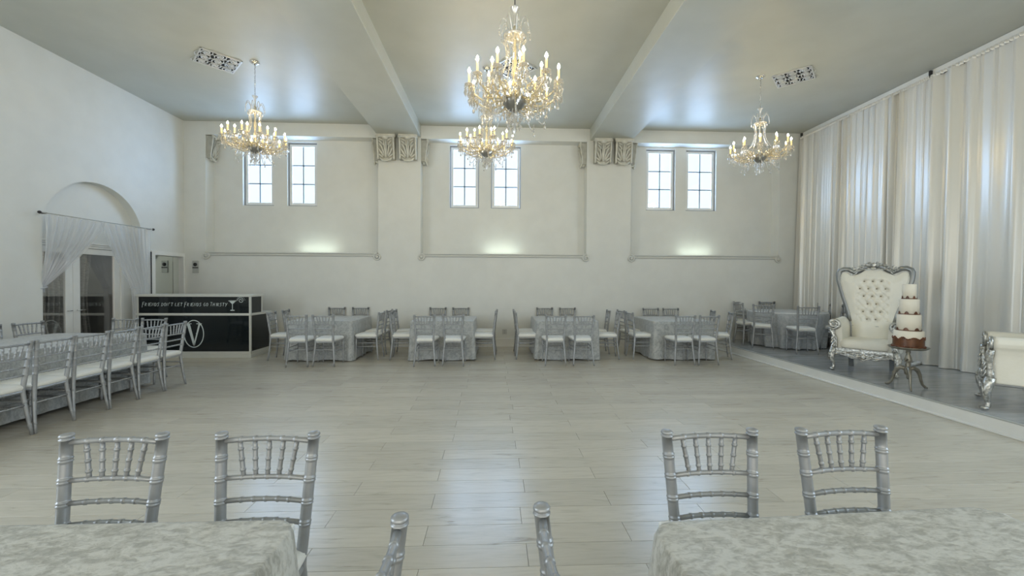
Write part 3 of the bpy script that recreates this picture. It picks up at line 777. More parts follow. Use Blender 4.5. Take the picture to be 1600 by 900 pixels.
# ------------------------------------------------------------ tables
def table(x, y_, w_, l_, label, group, z=0, h=.76, nlegs=4):
    root = empty('banquet_table', (x, y_, z), 0, label, 'table', group)
    MB().box(-w_ / 2 + .012, w_ / 2 - .012, -l_ / 2 + .012, l_ / 2 - .012, h - .03, h - .004, .004).build('tabletop', M_lip, root)
    for sx in (-1, 1):
        for sy in (-1, 1): MB().tube([(sx * (w_ / 2 - .12), sy * (l_ / 2 - .12), 0), (sx * (w_ / 2 - .12), sy * (l_ / 2 - .12), h - .03)], .015, 8).build('leg', M_grey, root)
    return root
def tablecloth(x, y_, w_, l_, label, group, mt, z=0, h=.76, seed=1, hem=.012, rc=.05, fold=.018, fl=.02, dens=1, wave=1):
    rnd = random.Random(seed); ph = [rnd.uniform(0, 6.28) for _ in range(8)]
    hx_, hy = w_ / 2, l_ / 2; per = []
    nx = int(w_ * 22 * dens); ny = int(l_ * 22 * dens); nc = 10
    def side(p, q, n): return [(p[0] + (q[0] - p[0]) * k / n, p[1] + (q[1] - p[1]) * k / n) for k in range(n)]
    cs = [(hx_ - rc, -hy + rc), (hx_ - rc, hy - rc), (-hx_ + rc, hy - rc), (-hx_ + rc, -hy + rc)]
    per += [(p, 0.) for p in side((-hx_ + rc, -hy), (hx_ - rc, -hy), nx)]
    def corner(c, a0): return [((c[0] + rc * math.cos(a0 + PI / 2 * k / nc), c[1] + rc * math.sin(a0 + PI / 2 * k / nc)), math.sin(PI * k / nc)) for k in range(nc)]
    per += corner(cs[0], -PI / 2); per += [(p, 0.) for p in side((hx_, -hy + rc), (hx_, hy - rc), ny)]
    per += corner(cs[1], 0); per += [(p, 0.) for p in side((hx_ - rc, hy), (-hx_ + rc, hy), nx)]
    per += corner(cs[2], PI / 2); per += [(p, 0.) for p in side((-hx_, hy - rc), (-hx_, -hy + rc), ny)]
    per += corner(cs[3], PI)
    n = len(per); vs = []; fs = []
    lv = [0, .008, .03, .08, .16, .26, .38, .5, .62, .74, .86, .95, 1]
    def dcorner(p): return min(math.hypot(abs(p[0]) - hx_, abs(p[1]) - hy), 9)
    for li, t in enumerate(lv):
        for k, (p, cf) in enumerate(per):
            d = Vector(p); nrm = Vector((max(abs(p[0]) - (hx_ - rc), 0) * (1 if p[0] > 0 else -1), max(abs(p[1]) - (hy - rc), 0) * (1 if p[1] > 0 else -1)))
            if nrm.length < 1e-6: nrm = Vector((0, 1 if p[1] > 0 else -1))
            nrm.normalize(); dc = dcorner(p); s_ = p[0] * 1.7 + p[1] * 2.3
            off = .004 + fl * t + fold * t * (math.exp(-(dc / .22) ** 2) * (1.2 + math.sin(dc * 38 + ph[0])) + .35 * math.sin(s_ * 7 + ph[1]) + .25 * math.sin(s_ * 17 + ph[2] + t * 2))
            if t < .03: off = .004 - .006 * (1 - t / .03)
            zz = h - .0 - (h - hem) * t + (wave * hem * .5 * math.sin(s_ * 5 + ph[3]) * t if t > .9 else 0)
            vs.append((d.x + nrm.x * off, d.y + nrm.y * off, zz))
    for li in range(len(lv) - 1):
        for k in range(n):
            k2 = (k + 1) % n; fs.append((li * n + k, (li + 1) * n + k, (li + 1) * n + k2, li * n + k2))
    # top rings
    base = 0; prev = 0
    for si, sc_ in enumerate((.985, .93, .8, .65, .5, .35, .2, .08)):
        st = len(vs)
        for k, (p, cf) in enumerate(per):
            x_, yy = p[0] * sc_, p[1] * sc_
            wz = .0022 * (math.sin(x_ * 23 + ph[4] + 2 * math.sin(yy * 9)) + math.sin(yy * 19 + x_ * 11 + ph[5])) * min(1, (1 - sc_) * 8)
            vs.append((x_, yy, h + .001 + max(0, wz)))
        for k in range(n):
            k2 = (k + 1) % n; fs.append((prev + k, prev + k2, st + k2, st + k))
        prev = st
    fs.append(tuple(prev + k for k in range(n)))
    o = MB().add(vs, fs, True).build('tablecloth', mt); o.location = (x, y_, z)
    return tag(o, label, 'tablecloth', group)
TG = 'square dining tables'; TCG = 'cloths on the square tables'
SQ = [(-3.33, 8.42, 'beside the black bar', M_cloth), (-1.01, 8.42, 'left of the wall outlet', M_cloth), (1.43, 8.42, 'right of the wall outlet', M_cloth), (3.73, 8.38, 'nearest the stage step', M_cloth)]
FG = [(-1.215, .695, 'at the lower left corner of the photo', M_cloth_warm), (1.115, .665, 'at the lower right corner of the photo', M_cloth_warm)]
for i, (x, y_, wh, mt) in enumerate(SQ):
    table(x, y_, 1.22, 1.22, 'square table under silver cloth ' + wh, TG)
    tablecloth(x, y_, 1.22, 1.22, 'silver damask tablecloth on the square table ' + wh, TCG, mt, seed=i + 2, rc=.05, hem=.02)
for i, (x, y_, wh, mt) in enumerate(FG):
    table(x, y_, 1.2, 1.22, 'square table under pale damask cloth ' + wh, TG)
    ob = tablecloth(x, y_, 1.2, 1.22, 'pale marbled damask tablecloth ' + wh, TCG, mt, seed=i + 12, rc=.075, hem=.03, fold=.035, fl=.05, dens=2.2)
    if i: ob.rotation_euler = (0, 0, .045)
LY0, LY1 = 2.4, 6.05
table(-5.65, (LY0 + LY1) / 2, 1.25, LY1 - LY0, 'long table under silver cloth along the left wall', 'long tables')
tablecloth(-5.65, (LY0 + LY1) / 2, 1.25, LY1 - LY0, 'silver damask cloth over the long table by the left wall', 'cloth on the long table', M_cloth, seed=31, hem=.045, wave=0)
# round table on the stage
rx, ry = 6.42, 8.62
rtb = empty('round_table', (rx, ry, ZS), 0, 'round table under grey satin cloth on the stage', 'table')
MB().lathe([(.001, .73), (.74, .73), (.745, .74), (.74, .755), (.001, .755)], 40).build('tabletop', M_lip, rtb)
for q in range(4): MB().tube([(.45 * math.cos(q * PI / 2 + .7), .45 * math.sin(q * PI / 2 + .7), 0), (.45 * math.cos(q * PI / 2 + .7), .45 * math.sin(q * PI / 2 + .7), .73)], .015, 8).build('leg', M_grey, rtb)
def rc_fn(u, v):
    th = 2 * PI * u
    if v < .3: r_ = .75 * v / .3; return (r_ * math.cos(th), r_ * math.sin(th), .762 - (.006 if v > .29 else 0))
    t = (v - .3) / .7; fo = .055 * t * math.sin(th * 13 + 1.2 * math.sin(th * 3)) + .02 * t * math.sin(th * 29)
    r_ = .757 + .02 * math.sin(min(1, t * 5) * PI / 2) - .13 * t + fo * 1.0
    return (r_ * math.cos(th), r_ * math.sin(th), .76 - .745 * t)
o = MB().grid(rc_fn, 156, 24, wrap_u=True).build('tablecloth', M_satinround); o.location = (rx, ry, ZS)
tag(o, 'grey satin cloth draped in folds over the round table on stage', 'tablecloth')

# chairs at the four square tables by the back wall
for i, (x, y_, wh, mt) in enumerate(SQ):
    g = 'chairs at the table ' + wh; nm = 'silver chiavari chair, %s seat at table ' + wh
    nl, nr = [(-3.495, -3.03), (-1.255, -.745), (1.11, 1.625), (3.505, 3.955)][i]
    chair(nl, 7.50, 0, nm % 'front left', g); chair(nr, 7.50, 0, nm % 'front right', g)
    fl, fr_ = [(-3.64, -3.10), (-1.32, -.79), (1.18, 1.72), (3.68, 4.16)][i]
    fy = 9.23 if i < 3 else 9.12
    chair(fl, fy, PI, nm % 'back left', g); chair(fr_, fy, PI, nm % 'back right', g)
    lxn, lxf, rxn, rxf = [(-4.10, -4.12, -2.47, -2.47), (-1.80, -1.87, -.22, -.20), (.66, .66, 2.25, 2.22), (2.97, 2.98, 4.56, 4.52)][i]
    # left side (face +x): rotation -90deg ; right side (face -x): +90deg
    chair(lxn, 8.06, -PI / 2 + [.10, .12, 0, .05][i], nm % 'left side front', g); chair(lxf, 8.66, -PI / 2 + [.14, .06, 0, .1][i], nm % 'left side rear', g)
    chair(rxn, 8.06, PI / 2 - [.02, 0, .12, .35][i], nm % 'right side front', g); chair(rxf, 8.66, PI / 2 - [.05, .03, .1, .3][i], nm % 'right side rear', g)
# long table by the left wall
gl = 'chairs at the long table'
ordn = ['nearest', 'second', 'third', 'fourth', 'fifth', 'farthest']
for k, yy in enumerate((3.95, 4.345, 4.735, 5.125, 5.53, 5.92)):
    chair(-4.77, yy, PI / 2 + [.0, .03, -.02, .02, .0, .03][k], 'silver chiavari chair, %s along the near side of the long left table' % ordn[k], gl)
for yy, w_ in ((5.98, 'far'), (5.47, 'near')):
    chair(-6.34, yy, -PI / 2, 'silver chiavari chair against left wall behind long table, %s one' % w_, gl)
chair(-5.80, 6.34, PI, 'silver chiavari chair, left of two at far end of long table', gl)
chair(-5.36, 6.34, PI, 'silver chiavari chair, right of two at far end, before the bar', gl)
# foreground
g = 'chairs at the foreground tables'
chair(-1.465, 1.37, PI, 'silver chiavari chair back, leftmost in the foreground behind left table', g)
chair(-.89, 1.365, PI - .02, 'silver chiavari chair back, right one behind the left foreground table', g)
chair(.875, 1.34, PI + .02, 'silver chiavari chair back, left one behind the right foreground table', g)
chair(1.442, 1.35, PI + .05, 'silver chiavari chair back, rightmost in the foreground', g)
chair(-.493, .86, PI / 2 - .06, 'silver chiavari chair seen edge-on at right end of left foreground table', g)
chair(.382, .895, -PI / 2 + .06, 'silver chiavari chair seen edge-on at left end of right foreground table', g)
# stage chairs round the round table
g = 'chairs round the stage table'
for (x, y_, fx, fy, lb) in ((5.69, 8.33, .52, .85, 'front left'), (6.08, 7.72, .26, .96, 'front right, nearest the throne'), (5.70, 8.80, 1, -.05, 'leftmost, seen edge-on'),
                            (5.98, 9.26, .35, -1, 'rear left'), (6.56, 9.22, -.05, -1, 'rear, facing the camera'),
                            (7.09, 8.66, -1, .02, 'right rear, left of the throne'), (7.03, 8.14, -.85, .45, 'right front, half hidden by the throne')):
    chair(x, y_, math.atan2(-fx, fy), 'silver chiavari chair at round stage table, ' + lb, g, ZS)

# ------------------------------------------------------------ bar
bar = empty('bar_counter', (-5.905, 8.18, 0), 0, 'black panelled bar counter with white frame and hand lettering', 'bar')
bw = 1.085; BT = 1.25; BM = .87
b = MB(); b.box(-bw + .01, bw - .01, .012, .70, .02, BM - .03); b.box(-bw + .01, bw - .01, .012, .40, BM - .04, BT - .03); b.build('body', M_dark, bar)
b = MB(); b.box(-bw + .035, bw - .035, .004, .012, .13, BM - .04); b.build('lower_panel', M_black, bar)
b = MB(); b.box(-bw + .035, bw - .035, .004, .012, BM + .01, BT - .045); b.build('upper_panel', M_black, bar)
b = MB(); b.box(bw - .011, bw - .006, .04, .66, .12, BM - .04); b.box(bw - .011, bw - .006, .04, .375, BM + .01, BT - .045); b.build('end_panel', M_black, bar)
b = MB()
for sx in (-1, 1): b.box(sx * bw - .035 if sx > 0 else -bw, bw if sx > 0 else -bw + .035, 0, .035, 0.10, BT - .03, .003)
b.box(bw - .03, bw, .375, .41, BM, BT - .03, .003); b.box(bw - .03, bw, .67, .705, .10, BM - .03, .003); b.build('corner_post', M_barwhite, bar)
MB().box(-bw - .02, bw + .02, -.02, .43, BT - .045, BT, .004).build('bar_top', M_barwhite, bar)
MB().box(-bw - .015, bw + .015, -.015, .73, BM - .035, BM + .012, .004).build('counter', M_barwhite, bar)
b = MB(); b.box(-bw - .01, bw + .01, -.012, .715, 0, .065, .003); b.box(-bw, bw, -.004, .71, .065, .125, .003); b.build('plinth', M_barwhite, bar)
# lettering strokes (unit box 1x1 per letter)
LET = {'F': [[(.95, 1.0), (.25, 1), (.1, -.35)], [(.15, .5), (.75, .52)]], 'R': [[(.1, 0), (.2, 1), (.75, .85), (.7, .55), (.15, .45), (.85, 0)]], 'I': [[(.5, 1), (.45, 0)]],
       'E': [[(.9, 1), (.2, .95), (.1, 0), (.85, .05)], [(.15, .5), (.7, .52)]], 'N': [[(.05, 0), (.15, 1), (.75, .05), (.9, 1)]], 'D': [[(.15, 0), (.2, 1), (.75, .85), (.9, .4), (.6, .05), (.1, 0)]],
       'S': [[(.9, .9), (.4, 1), (.15, .75), (.75, .4), (.65, .08), (.05, 0)]], 'O': [[(.5, 1), (.15, .75), (.15, .2), (.5, 0), (.85, .25), (.85, .8), (.5, 1)]], "'": [[(.5, 1.15), (.4, .8)]],
       'T': [[(.05, 1), (.95, .97)], [(.5, 1), (.45, 0)]], 'L': [[(.2, 1), (.1, .02), (.85, .05)]], 'G': [[(.85, .9), (.4, 1), (.1, .5), (.4, 0), (.85, .1), (.85, .45), (.5, .45)]],
       'H': [[(.15, 1), (.1, 0)], [(.85, 1), (.8, 0)], [(.12, .5), (.83, .52)]], 'Y': [[(.05, 1), (.5, .5)], [(.95, 1), (.35, -.1)]]}
def write(par, text, x0, z0, wch, hch, r=.004, y_=.0015):
    x = x0; start = True
    for ch in text:
        if ch == ' ': x += wch * .55; start = True; continue
        big_ = 1.22 if (start and ch in 'FT') else 1.0
        mb = MB()
        for st in LET[ch]:
            pts = [(x + (px * .82 + pz * .16) * wch * (.45 if ch == "'" else 1), y_, z0 + pz * hch * big_) for px, pz in st]
            mb.tube(pts, r, 5, flat=(.35, 1), up=(0, -1, 0), smooth=False)
        mb.build('letter', M_letter, par)
        x += wch * (.6 if ch in "I'" else 1.0); start = False
    return x
write(bar, "FRIENDS DON'T LET FRIENDS GO THIRSTY", -.985, 1.022, .0505, .062, .0042)
t = MB(); gx = .735
t.tube([(gx - .075, .001, 1.125), (gx + .075, .001, 1.125)], .009, 5, flat=(.3, 1), up=(0, -1, 0)); t.prism([(gx - .065, 1.122), (gx + .065, 1.122), (gx + .018, 1.072), (gx - .018, 1.072)], .0, .003, 1)
t.tube([(gx, .001, 1.08), (gx, .001, .94)], .008, 5, flat=(.3, 1), up=(0, -1, 0)); t.prism([(gx - .042, .93), (gx + .042, .93), (gx + .034, .95), (gx - .034, .95)], .0, .003, 1)
pts = [];
for k in range(26):
    a = -.5 + k / 25 * 3.2 * PI; rr = .012 + .05 * k / 25; pts.append((gx + .16 + rr * math.cos(a), .001, 1.135 + rr * math.sin(a)))
t.tube(pts, .006, 5, flat=(.3, 1), up=(0, -1, 0))
for k in range(9):
    a = .1 + k / 8 * PI * .95; t.tube([(gx + .16 + .072 * math.cos(a), .001, 1.135 + .066 * math.sin(a)), (gx + .16 + .088 * math.cos(a + .1), .001, 1.135 + .08 * math.sin(a + .1))], .004, 4, flat=(.3, 1), up=(0, -1, 0))
t.build('cocktail_emblem', M_letter, bar)
t = MB(); cx, cz = -.005, .475
t.tube([(cx + .185 * math.cos(k * PI / 20), .001, cz + .265 * math.sin(k * PI / 20)) for k in range(40)], .010, 6, closed=True, flat=(.3, 1), up=(0, -1, 0))
t.prism([(cx - .135, cz + .195), (cx - .075, cz + .195), (cx + .012, cz - .16), (cx + .01, cz - .235), (cx - .01, cz - .235)], .0, .004, 1)
t.prism([(cx + .09, cz + .195), (cx + .125, cz + .195), (cx + .012, cz - .235), (cx - .01, cz - .235)], .0, .0045, 1)
for a, b_ in ((-.155, -.045), (.05, .15)): t.prism([(cx + a, cz + .192), (cx + b_, cz + .192), (cx + b_, cz + .206), (cx + a, cz + .206)], .0, .004, 1)
for sx in (-1, 1): t.ball((cx + sx * .055, .001, cz + .005), .016, 6, 4, (1.2, .2, .8))
t.build('letter_emblem', M_letter, bar)

# wall plate, outlet
pl = empty('wall_control', (-6.815, YB, 1.70), 0, 'grey wall control plate with round black dial near back corner', 'control plate')
MB().box(-.068, .068, -.018, 0, 0, .275, .004).build('plate', M_grey, pl)
MB().lathe([(.04, 0), (.04, .012), (.001, .014)], 16, (0, -.018, .19), M=Matrix.Rotation(PI / 2, 3, 'X')).build('dial', M_blackp, pl)
MB().box(-.063, .063, -.022, -.016, .105, .13).build('slot', M_blackp, pl)
ol = empty('wall_outlet', (.235, YB, .29), 0, 'pale wall outlet low on back wall between the middle tables', 'outlet')
MB().box(-.055, .055, -.008, 0, 0, .12, .003).build('cover_plate', mat('outlet_cream', (.55, .55, .52), .4), ol)
for dz in (.035, .083): MB().box(-.018, .018, -.011, -.006, dz - .014, dz + .014, .002).build('socket', M_grey, ol)

# ------------------------------------------------------------ sheer curtains over the arched doorway
def sheer(yo, yi, tie, ztie, depth, zend, lab):
    # outer edge yo, inner edge yi at the rod, gathered to tie at ztie
    root = empty('sheer_curtain', (0, 0, 0), 0, lab, 'curtain', 'white sheer curtains tied back at the arched doorway')
    zt = 2.55
    def edge(z):
        if z > ztie: q = (zt - z) / (zt - ztie); return yi + (tie - yi) * (q ** 1.25)
        return tie + (.02 if yo > yi else 0) * math.sin((ztie - z) * 3)
    def fn(u, v):
        z = zt + (zend - zt) * v; e = edge(z); q = min(1, (zt - z) / (zt - ztie))
        y = yo + (e - yo) * u
        xx = XL + .075 - depth * q ** 2.2
        return (xx + .020 * math.sin(u * 8 * 2 * PI + v * 2.5) * (1 - .35 * q) + .006 * math.sin(u * 21 * 2 * PI), y, z)
    MB().grid(fn, 130, 30).build('voile', M_sheer, root, recalc=False)
    MB().tube([(XL + .075 - depth * .9 + .03 * math.cos(k * PI / 6), tie + (.05 if yo > yi else -.02) + .05 * math.sin(k * PI / 6), ztie + .012 * math.sin(k * PI / 6)) for k in range(12)], .010, 6, closed=True).build('tieback', M_sheer, root)
    return root
sheer(6.60, 7.56, 6.66, 1.40, .10, 1.33, 'white sheer curtain swept left over the arched doorway')
sheer(8.50, 7.50, 8.07, 1.38, .0, .03, 'white sheer curtain swept right over the arched doorway')
rod = empty('curtain_rod', (XL + .075, 7.55, 2.565), 0, 'thin dark curtain rod across the arched doorway on left wall', 'curtain rod')
MB().tube([(0, -1.0, 0), (0, 1.02, 0)], .008, 8).build('pole', M_grey, rod)
for yy in (-1.03, 1.04): MB().ball((0, yy, 0), .024, 8, 6).build('finial', M_iron, rod)
MB().tube([(-.075, -.93, 0), (0, -.93, 0)], .012, 6).build('bracket', M_iron, rod)
MB().tube([(-.075, .98, 0), (0, .98, 0)], .012, 6).build('bracket', M_iron, rod)

# ------------------------------------------------------------ throne chair (front = +y)
def spiral(c, r0, r1, turns, n, plane, start=0, sgn=1):
    pts = []
    for k in range(n):
        t = k / (n - 1); a = start + sgn * turns * 2 * PI * t; r_ = r0 + (r1 - r0) * t
        dx, dz = r_ * math.cos(a), r_ * math.sin(a)
        pts.append((c[0] + dx, c[1], c[2] + dz) if plane == 'xz' else (c[0], c[1] + dx, c[2] + dz))
    return pts
def throne():
    root = empty('throne_armchair')
    # back outline, half widths by height
    prof = [(.40, .235), (.60, .24), (.74, .25), (.88, .278), (1.02, .318), (1.16, .362), (1.30, .40), (1.42, .43), (1.50, .437), (1.56, .415)]
    def hw(z):
        for (a, wa), (b_, wb_) in zip(prof, prof[1:]):
            if a <= z <= b_: return wa + (wb_ - wa) * (z - a) / (b_ - a)
        return prof[0][1] if z < prof[0][0] else prof[-1][1]
    def ztop(u):  # crest line by |u|
        u = abs(u)
        pts = [(0, 1.585), (.25, 1.575), (.45, 1.525), (.58, 1.49), (.68, 1.495), (.82, 1.545), (.93, 1.545), (1, 1.50)]
        for (a, za), (b_, zb) in zip(pts, pts[1:]):
            if a <= u <= b_: return za + (zb - za) * (u - a) / (b_ - a)
        return 1.5
    tilt = lambda z: -.24 - .13 * max(0, z - .4)
    tufts = []
    for r_, (n_, z_) in enumerate(((3, 1.40), (4, 1.28), (3, 1.16), (2, 1.035), (3, .91), (2, .79))):
        for k in range(n_): tufts.append(((k - (n_ - 1) / 2) * .104, z_))
    def surf(u, v):
        uu = u * 2 - 1; z = .40 + (ztop(uu) - .40) * v; w_ = hw(.40 + 1.14 * v); x = uu * w_
        pf = .075 * (1 - abs(uu) ** 3.5) * min(1, (1 - v) * 9) + .01
        d = 0
        for tx, tz in tufts:
            q = ((x - tx) ** 2 + (z - tz) ** 2)
            if q < .02: d += .042 * math.exp(-q / .00085)
        # diamond creases between tufts
        if .76 < z < 1.43 and abs(x) < .2:
            a = (x / .104 + z / .12) * PI; b_ = (x / .104 - z / .12) * PI
            d += .011 * (abs(math.cos(a * 1 + .9)) ** 14 + abs(math.cos(b_ + .9)) ** 14)
        return (x, tilt(z) + pf - d, z)
    MB().grid(surf, 72, 90).build('tufted_backrest', M_leath, root)
    MB().grid(lambda u, v: ((u * 2 - 1) * hw(.40 + 1.14 * v), tilt(.4 + (ztop(u * 2 - 1) - .4) * v) - .05, .40 + (ztop(u * 2 - 1) - .40) * v), 20, 24).build('rear_upholstery', M_leath, root)
    for tx, tz in tufts: MB().ball((tx, tilt(tz) + .052, tz), .011, 8, 5, (1, .5, 1)).build('tuft_button', M_button, root)
    out = []
    for z, w_ in prof[:]: out.append((w_ + .012, z))
    crest = [(.435, 1.58), (.385, 1.605), (.32, 1.60), (.26, 1.565), (.225, 1.545), (.18, 1.575), (.12, 1.625), (.06, 1.65), (0, 1.655)]
    half = out[2:-1] + [(.45, 1.54)] + crest
    loop = [(x, tilt(z) - .01, z) for x, z in half] + [(-x, tilt(z) - .01, z) for x, z in half[::-1][1:]]
    MB().tube(loop, .031, 10, flat=(1.0, 1.25), up=(0, 1, 0)).build('back_frame', M_frame, root)
    # nail heads along the back
    nh = MB()
    for i in range(len(half) - 1):
        (x0, z0), (x1, z1) = half[i], half[i + 1]; L_ = math.hypot(x1 - x0, z1 - z0); n_ = max(1, int(L_ / .017))
        for k in range(n_):
            t_ = k / n_; x = x0 + (x1 - x0) * t_; z = z0 + (z1 - z0) * t_
            for sx in (-1, 1): nh.ball((sx * (x - .033), tilt(z) + .022, z - (.03 if z > 1.5 else 0)), .0055, 5, 3)
    nh.build('nail_trim', M_chrome, root, 'stuff')
    # crest carving
    c = MB(); ty = tilt(1.62) + .012
    c.ball((0, ty + .01, 1.665), .04, 10, 6, (1.1, .5, 1)); c.ball((0, ty + .02, 1.61), .03, 8, 5, (1.3, .6, .9))
    for sx in (-1, 1):
        c.tube(spiral((sx * .075, ty + .005, 1.675), .034, .008, 1.4, 18, 'xz', PI / 2, sx), .011, 6)
        c.tube(spiral((sx * .155, ty, 1.635), .032, .008, 1.3, 16, 'xz', PI / 2, sx), .010, 6)
        c.tube(spiral((sx * .235, ty, 1.575), .032, .007, 1.4, 16, 'xz', -PI / 2, -sx), .011, 6)
        c.tube(spiral((sx * .275, ty, 1.60), .026, .006, 1.2, 14, 'xz', PI / 2, sx), .010, 6)
        for (x, z, dx, dz, l_, w_) in ((.02, 1.67, .5, 1, .06, .014), (.05, 1.65, 1, .6, .09, .014), (.11, 1.64, 1, .1, .09, .014), (.13, 1.60, 1, -.4, .09, .013), (.19, 1.60, .8, -.7, .08, .013), (.20, 1.56, .7, -.9, .06, .012), (.25, 1.56, 1, .5, .08, .013), (.08, 1.60, .9, -.1, .08, .012), (.22, 1.62, .6, .8, .05, .01), (.30, 1.60, 1, .1, .07, .011), (.03, 1.60, 1, .3, .06, .012)):
            c.leaf((sx * x, ty + .012, z), (sx * dx, .15, dz), (0, 1, 0), l_, w_, .2)
    c.build('crest_carving', M_gild, root)
    # seat
    def rb(x0, x1, y0, y1, z0, z1, p=.05):
        m_ = MB(); cx, cy, cz = (x0 + x1) / 2, (y0 + y1) / 2, (z0 + z1) / 2; ax, ay, az = (x1 - x0) / 2, (y1 - y0) / 2, (z1 - z0) / 2
        def fn(u, v):
            th = 2 * PI * u; ph_ = PI * (v - .5)
            sg = lambda q, e: math.copysign(abs(q) ** e, q)
            return (cx + ax * sg(math.cos(ph_), .35) * sg(math.cos(th), .35), cy + ay * sg(math.cos(ph_), .35) * sg(math.sin(th), .35), cz + az * sg(math.sin(ph_), .55))
        m_.grid(fn, 40, 14, wrap_u=True); return m_
    rb(-.325, .325, -.27, .335, .33, .50).build('seat_cushion', M_leath, root)
    sr = MB(); sr.box(-.34, .34, -.29, .315, .27, .35, .01); sr.build('seat_frame', M_silver, root)
    # carved apron
    ap = MB(); 
    low = [(-.36, .24), (-.30, .27), (-.22, .25), (-.14, .215), (-.07, .225), (0, .195), (.07, .225), (.14, .215), (.22, .25), (.30, .27), (.36, .24)]
    ap.prism([(-.36, .355)] + low + [(.36, .355)], .31, .335, 1)
    for sx in (-1, 1):
        for (x, z, dx, dz, l_, w_) in ((.01, .26, 1, -.25, .10, .018), (.02, .30, 1, .1, .10, .016), (.10, .27, 1, .2, .09, .017), (.12, .31, 1, -.1, .09, .014), (.18, .29, 1, .0, .10, .016), (.22, .27, 1, .2, .09, .014), (.27, .31, 1, -.2, .08, .014), (.12, .235, 1, .1, .07, .013)):
            ap.leaf((sx * x, .338, z), (sx * dx, .12, dz), (0, 1, 0), l_, w_, .15)
        ap.tube(spiral((sx * .09, .345, .255), .03, .006, 1.3, 14, 'xz', 0, sx), .009, 6); ap.tube(spiral((sx * .22, .345, .30), .025, .006, 1.3, 14, 'xz', PI, sx), .008, 6)
    ap.ball((0, .34, .25), .036, 8, 6, (1, .5, 1.2)); ap.tube(low_pts := [(x, .34, z) for x, z in low], .011, 6); ap.build('carved_apron', M_gild, root)
    nh = MB()
    for k in range(42): nh.ball((-.345 + .69 * k / 41, .338, .352), .0055, 5, 3)
    nh.build('nail_trim', M_chrome, root, 'stuff')
    # arms
    for sx in (-1, 1):
        ar = MB(); sec = []
        def armsec(u, v):
            y_ = -.30 + .60 * v; a = u * 2 * PI
            # roll section plus panel down: closed loop
            t = u
            P = [(.26, .36), (.262, .55), (.268, .66), (.285, .74), (.325, .79), (.375, .80), (.42, .775), (.435, .73), (.425, .69), (.40, .66), (.385, .60), (.375, .48), (.372, .36), (.37, .30), (.30, .30)]
            n_ = len(P); f_ = t * n_; i = int(f_) % n_; fr_ = f_ - int(f_); A = P[i]; B = P[(i + 1) % n_]
            x = A[0] + (B[0] - A[0]) * fr_; z = A[1] + (B[1] - A[1]) * fr_
            rise = .05 * max(0, (.3 - v)) if z > .6 else 0
            wv = 1 + (.0 if v > .15 else 0)
            end = 1 - .06 * max(0, (v - .93) / .07) ** 2
            x = .33 + (x - .33) * end
            return (sx * x, y_, z + rise)
        ar.grid(armsec, 60, 16, wrap_u=True); W = 60
        nb = len(ar.v); ar.add([], [])
        ar.f.append(tuple(range(60))); ar.sm.append(False); ar.f.append(tuple(range(nb - 60, nb))); ar.sm.append(False)
        arm = ar.build('padded_arm', M_leath, root)
        cv = MB(); yf = .315
        cv.tube(spiral((sx * .365, yf, .725), .075, .012, 1.9, 34, 'xz', -PI / 2, -sx), [.019] * 17 + [.015] * 17, 7, flat=(1, 1.3), up=(0, 1, 0)); cv.ball((sx * .365, yf + .01, .725), .02)
        path = [(sx * .40, yf, .66), (sx * .385, yf + .01, .60), (sx * .36, yf + .01, .53), (sx * .345, yf + .005, .46), (sx * .35, yf, .40), (sx * .36, yf, .34)]
        cv.tube(path, [.03, .034, .03, .034, .038, .04], 8, flat=(1, 1))
        for z in (.645, .615, .585): cv.tube([(sx * (.345 + .0), yf + .02, z), (sx * .425, yf + .015, z + .006)], .012, 6)
        for (z, l_) in ((.55, .08), (.50, .09), (.44, .08)):
            for d_ in (-.5, .5): cv.leaf((sx * .352, yf + .03, z), (d_, .1, -1), (0, 1, 0), l_, .016, .2)
        cv.build('arm_carving', M_gild, root)
        nl = MB()
        for k in range(24): nl.ball((sx * .385, .306, .34 + .018 * k) if k < 20 else (sx * (.36 - .01 * k), .31, .72), .0055, 5, 3)
        for k in range(24): nl.ball((sx * .374, .285, .335 + .014 * k), .005, 5, 3)
        nl.build('nail_trim', M_chrome, root, 'stuff')
        # front cabriole leg
        lg = MB(); pts = [(sx * .36, .31, .36), (sx * .372, .325, .30), (sx * .385, .342, .24), (sx * .378, .342, .17), (sx * .362, .33, .10), (sx * .358, .325, .05), (sx * .37, .345, .022)]
        lg.tube(pts, [.042, .046, .045, .034, .024, .021, .024], 10)
        lg.ball((sx * .372, .352, .022), .03, 8, 5, (1.1, 1.3, .72))
        for q in (-1, 0, 1): lg.leaf((sx * .385 + q * .02, .375, .29), (q * .1, .0, -1), (0, 1, 0), .15, .011, -.12)
        lg.tube(spiral((sx * .378, .375, .27), .028, .006, 1.2, 14, 'xz', 0, sx), .008, 6)
        lg.build('front_leg', M_gild, root)
        bk = MB(); bk.add([(sx * a + dx, b_ + dy, z) for (a, b_, z) in ((.25, -.26, .29), (.25, -.30, 0)) for dx, dy in ((-.03, -.03), (.03, -.03), (.03, .03), (-.03, .03))], [(0, 1, 5, 4), (1, 2, 6, 5), (2, 3, 7, 6), (3, 0, 4, 7), (0, 3, 2, 1), (4, 5, 6, 7)])
        bk.build('rear_leg', M_greyleg, root)
    return root
th = throne(); TG2 = 'carved silver throne armchairs on the stage'
f1 = Vector((-.79, -.61)); fm = Vector((5.585, 5.865)); c1 = fm - f1 * .34
place(th, True, (c1.x, c1.y, ZS + .0025), math.atan2(-f1.x, f1.y), 'tufted cream throne armchair with carved silver frame behind the cake', 'armchair', TG2)
f2_ = Vector((-.66, .75)); fm = Vector((5.60, 4.37)); c2 = fm - f2_ * .34
place(th, False, (c2.x, c2.y, ZS + .0025), math.atan2(-f2_.x, f2_.y), 'cream throne armchair cut off by right edge, turned away from camera', 'armchair', TG2)

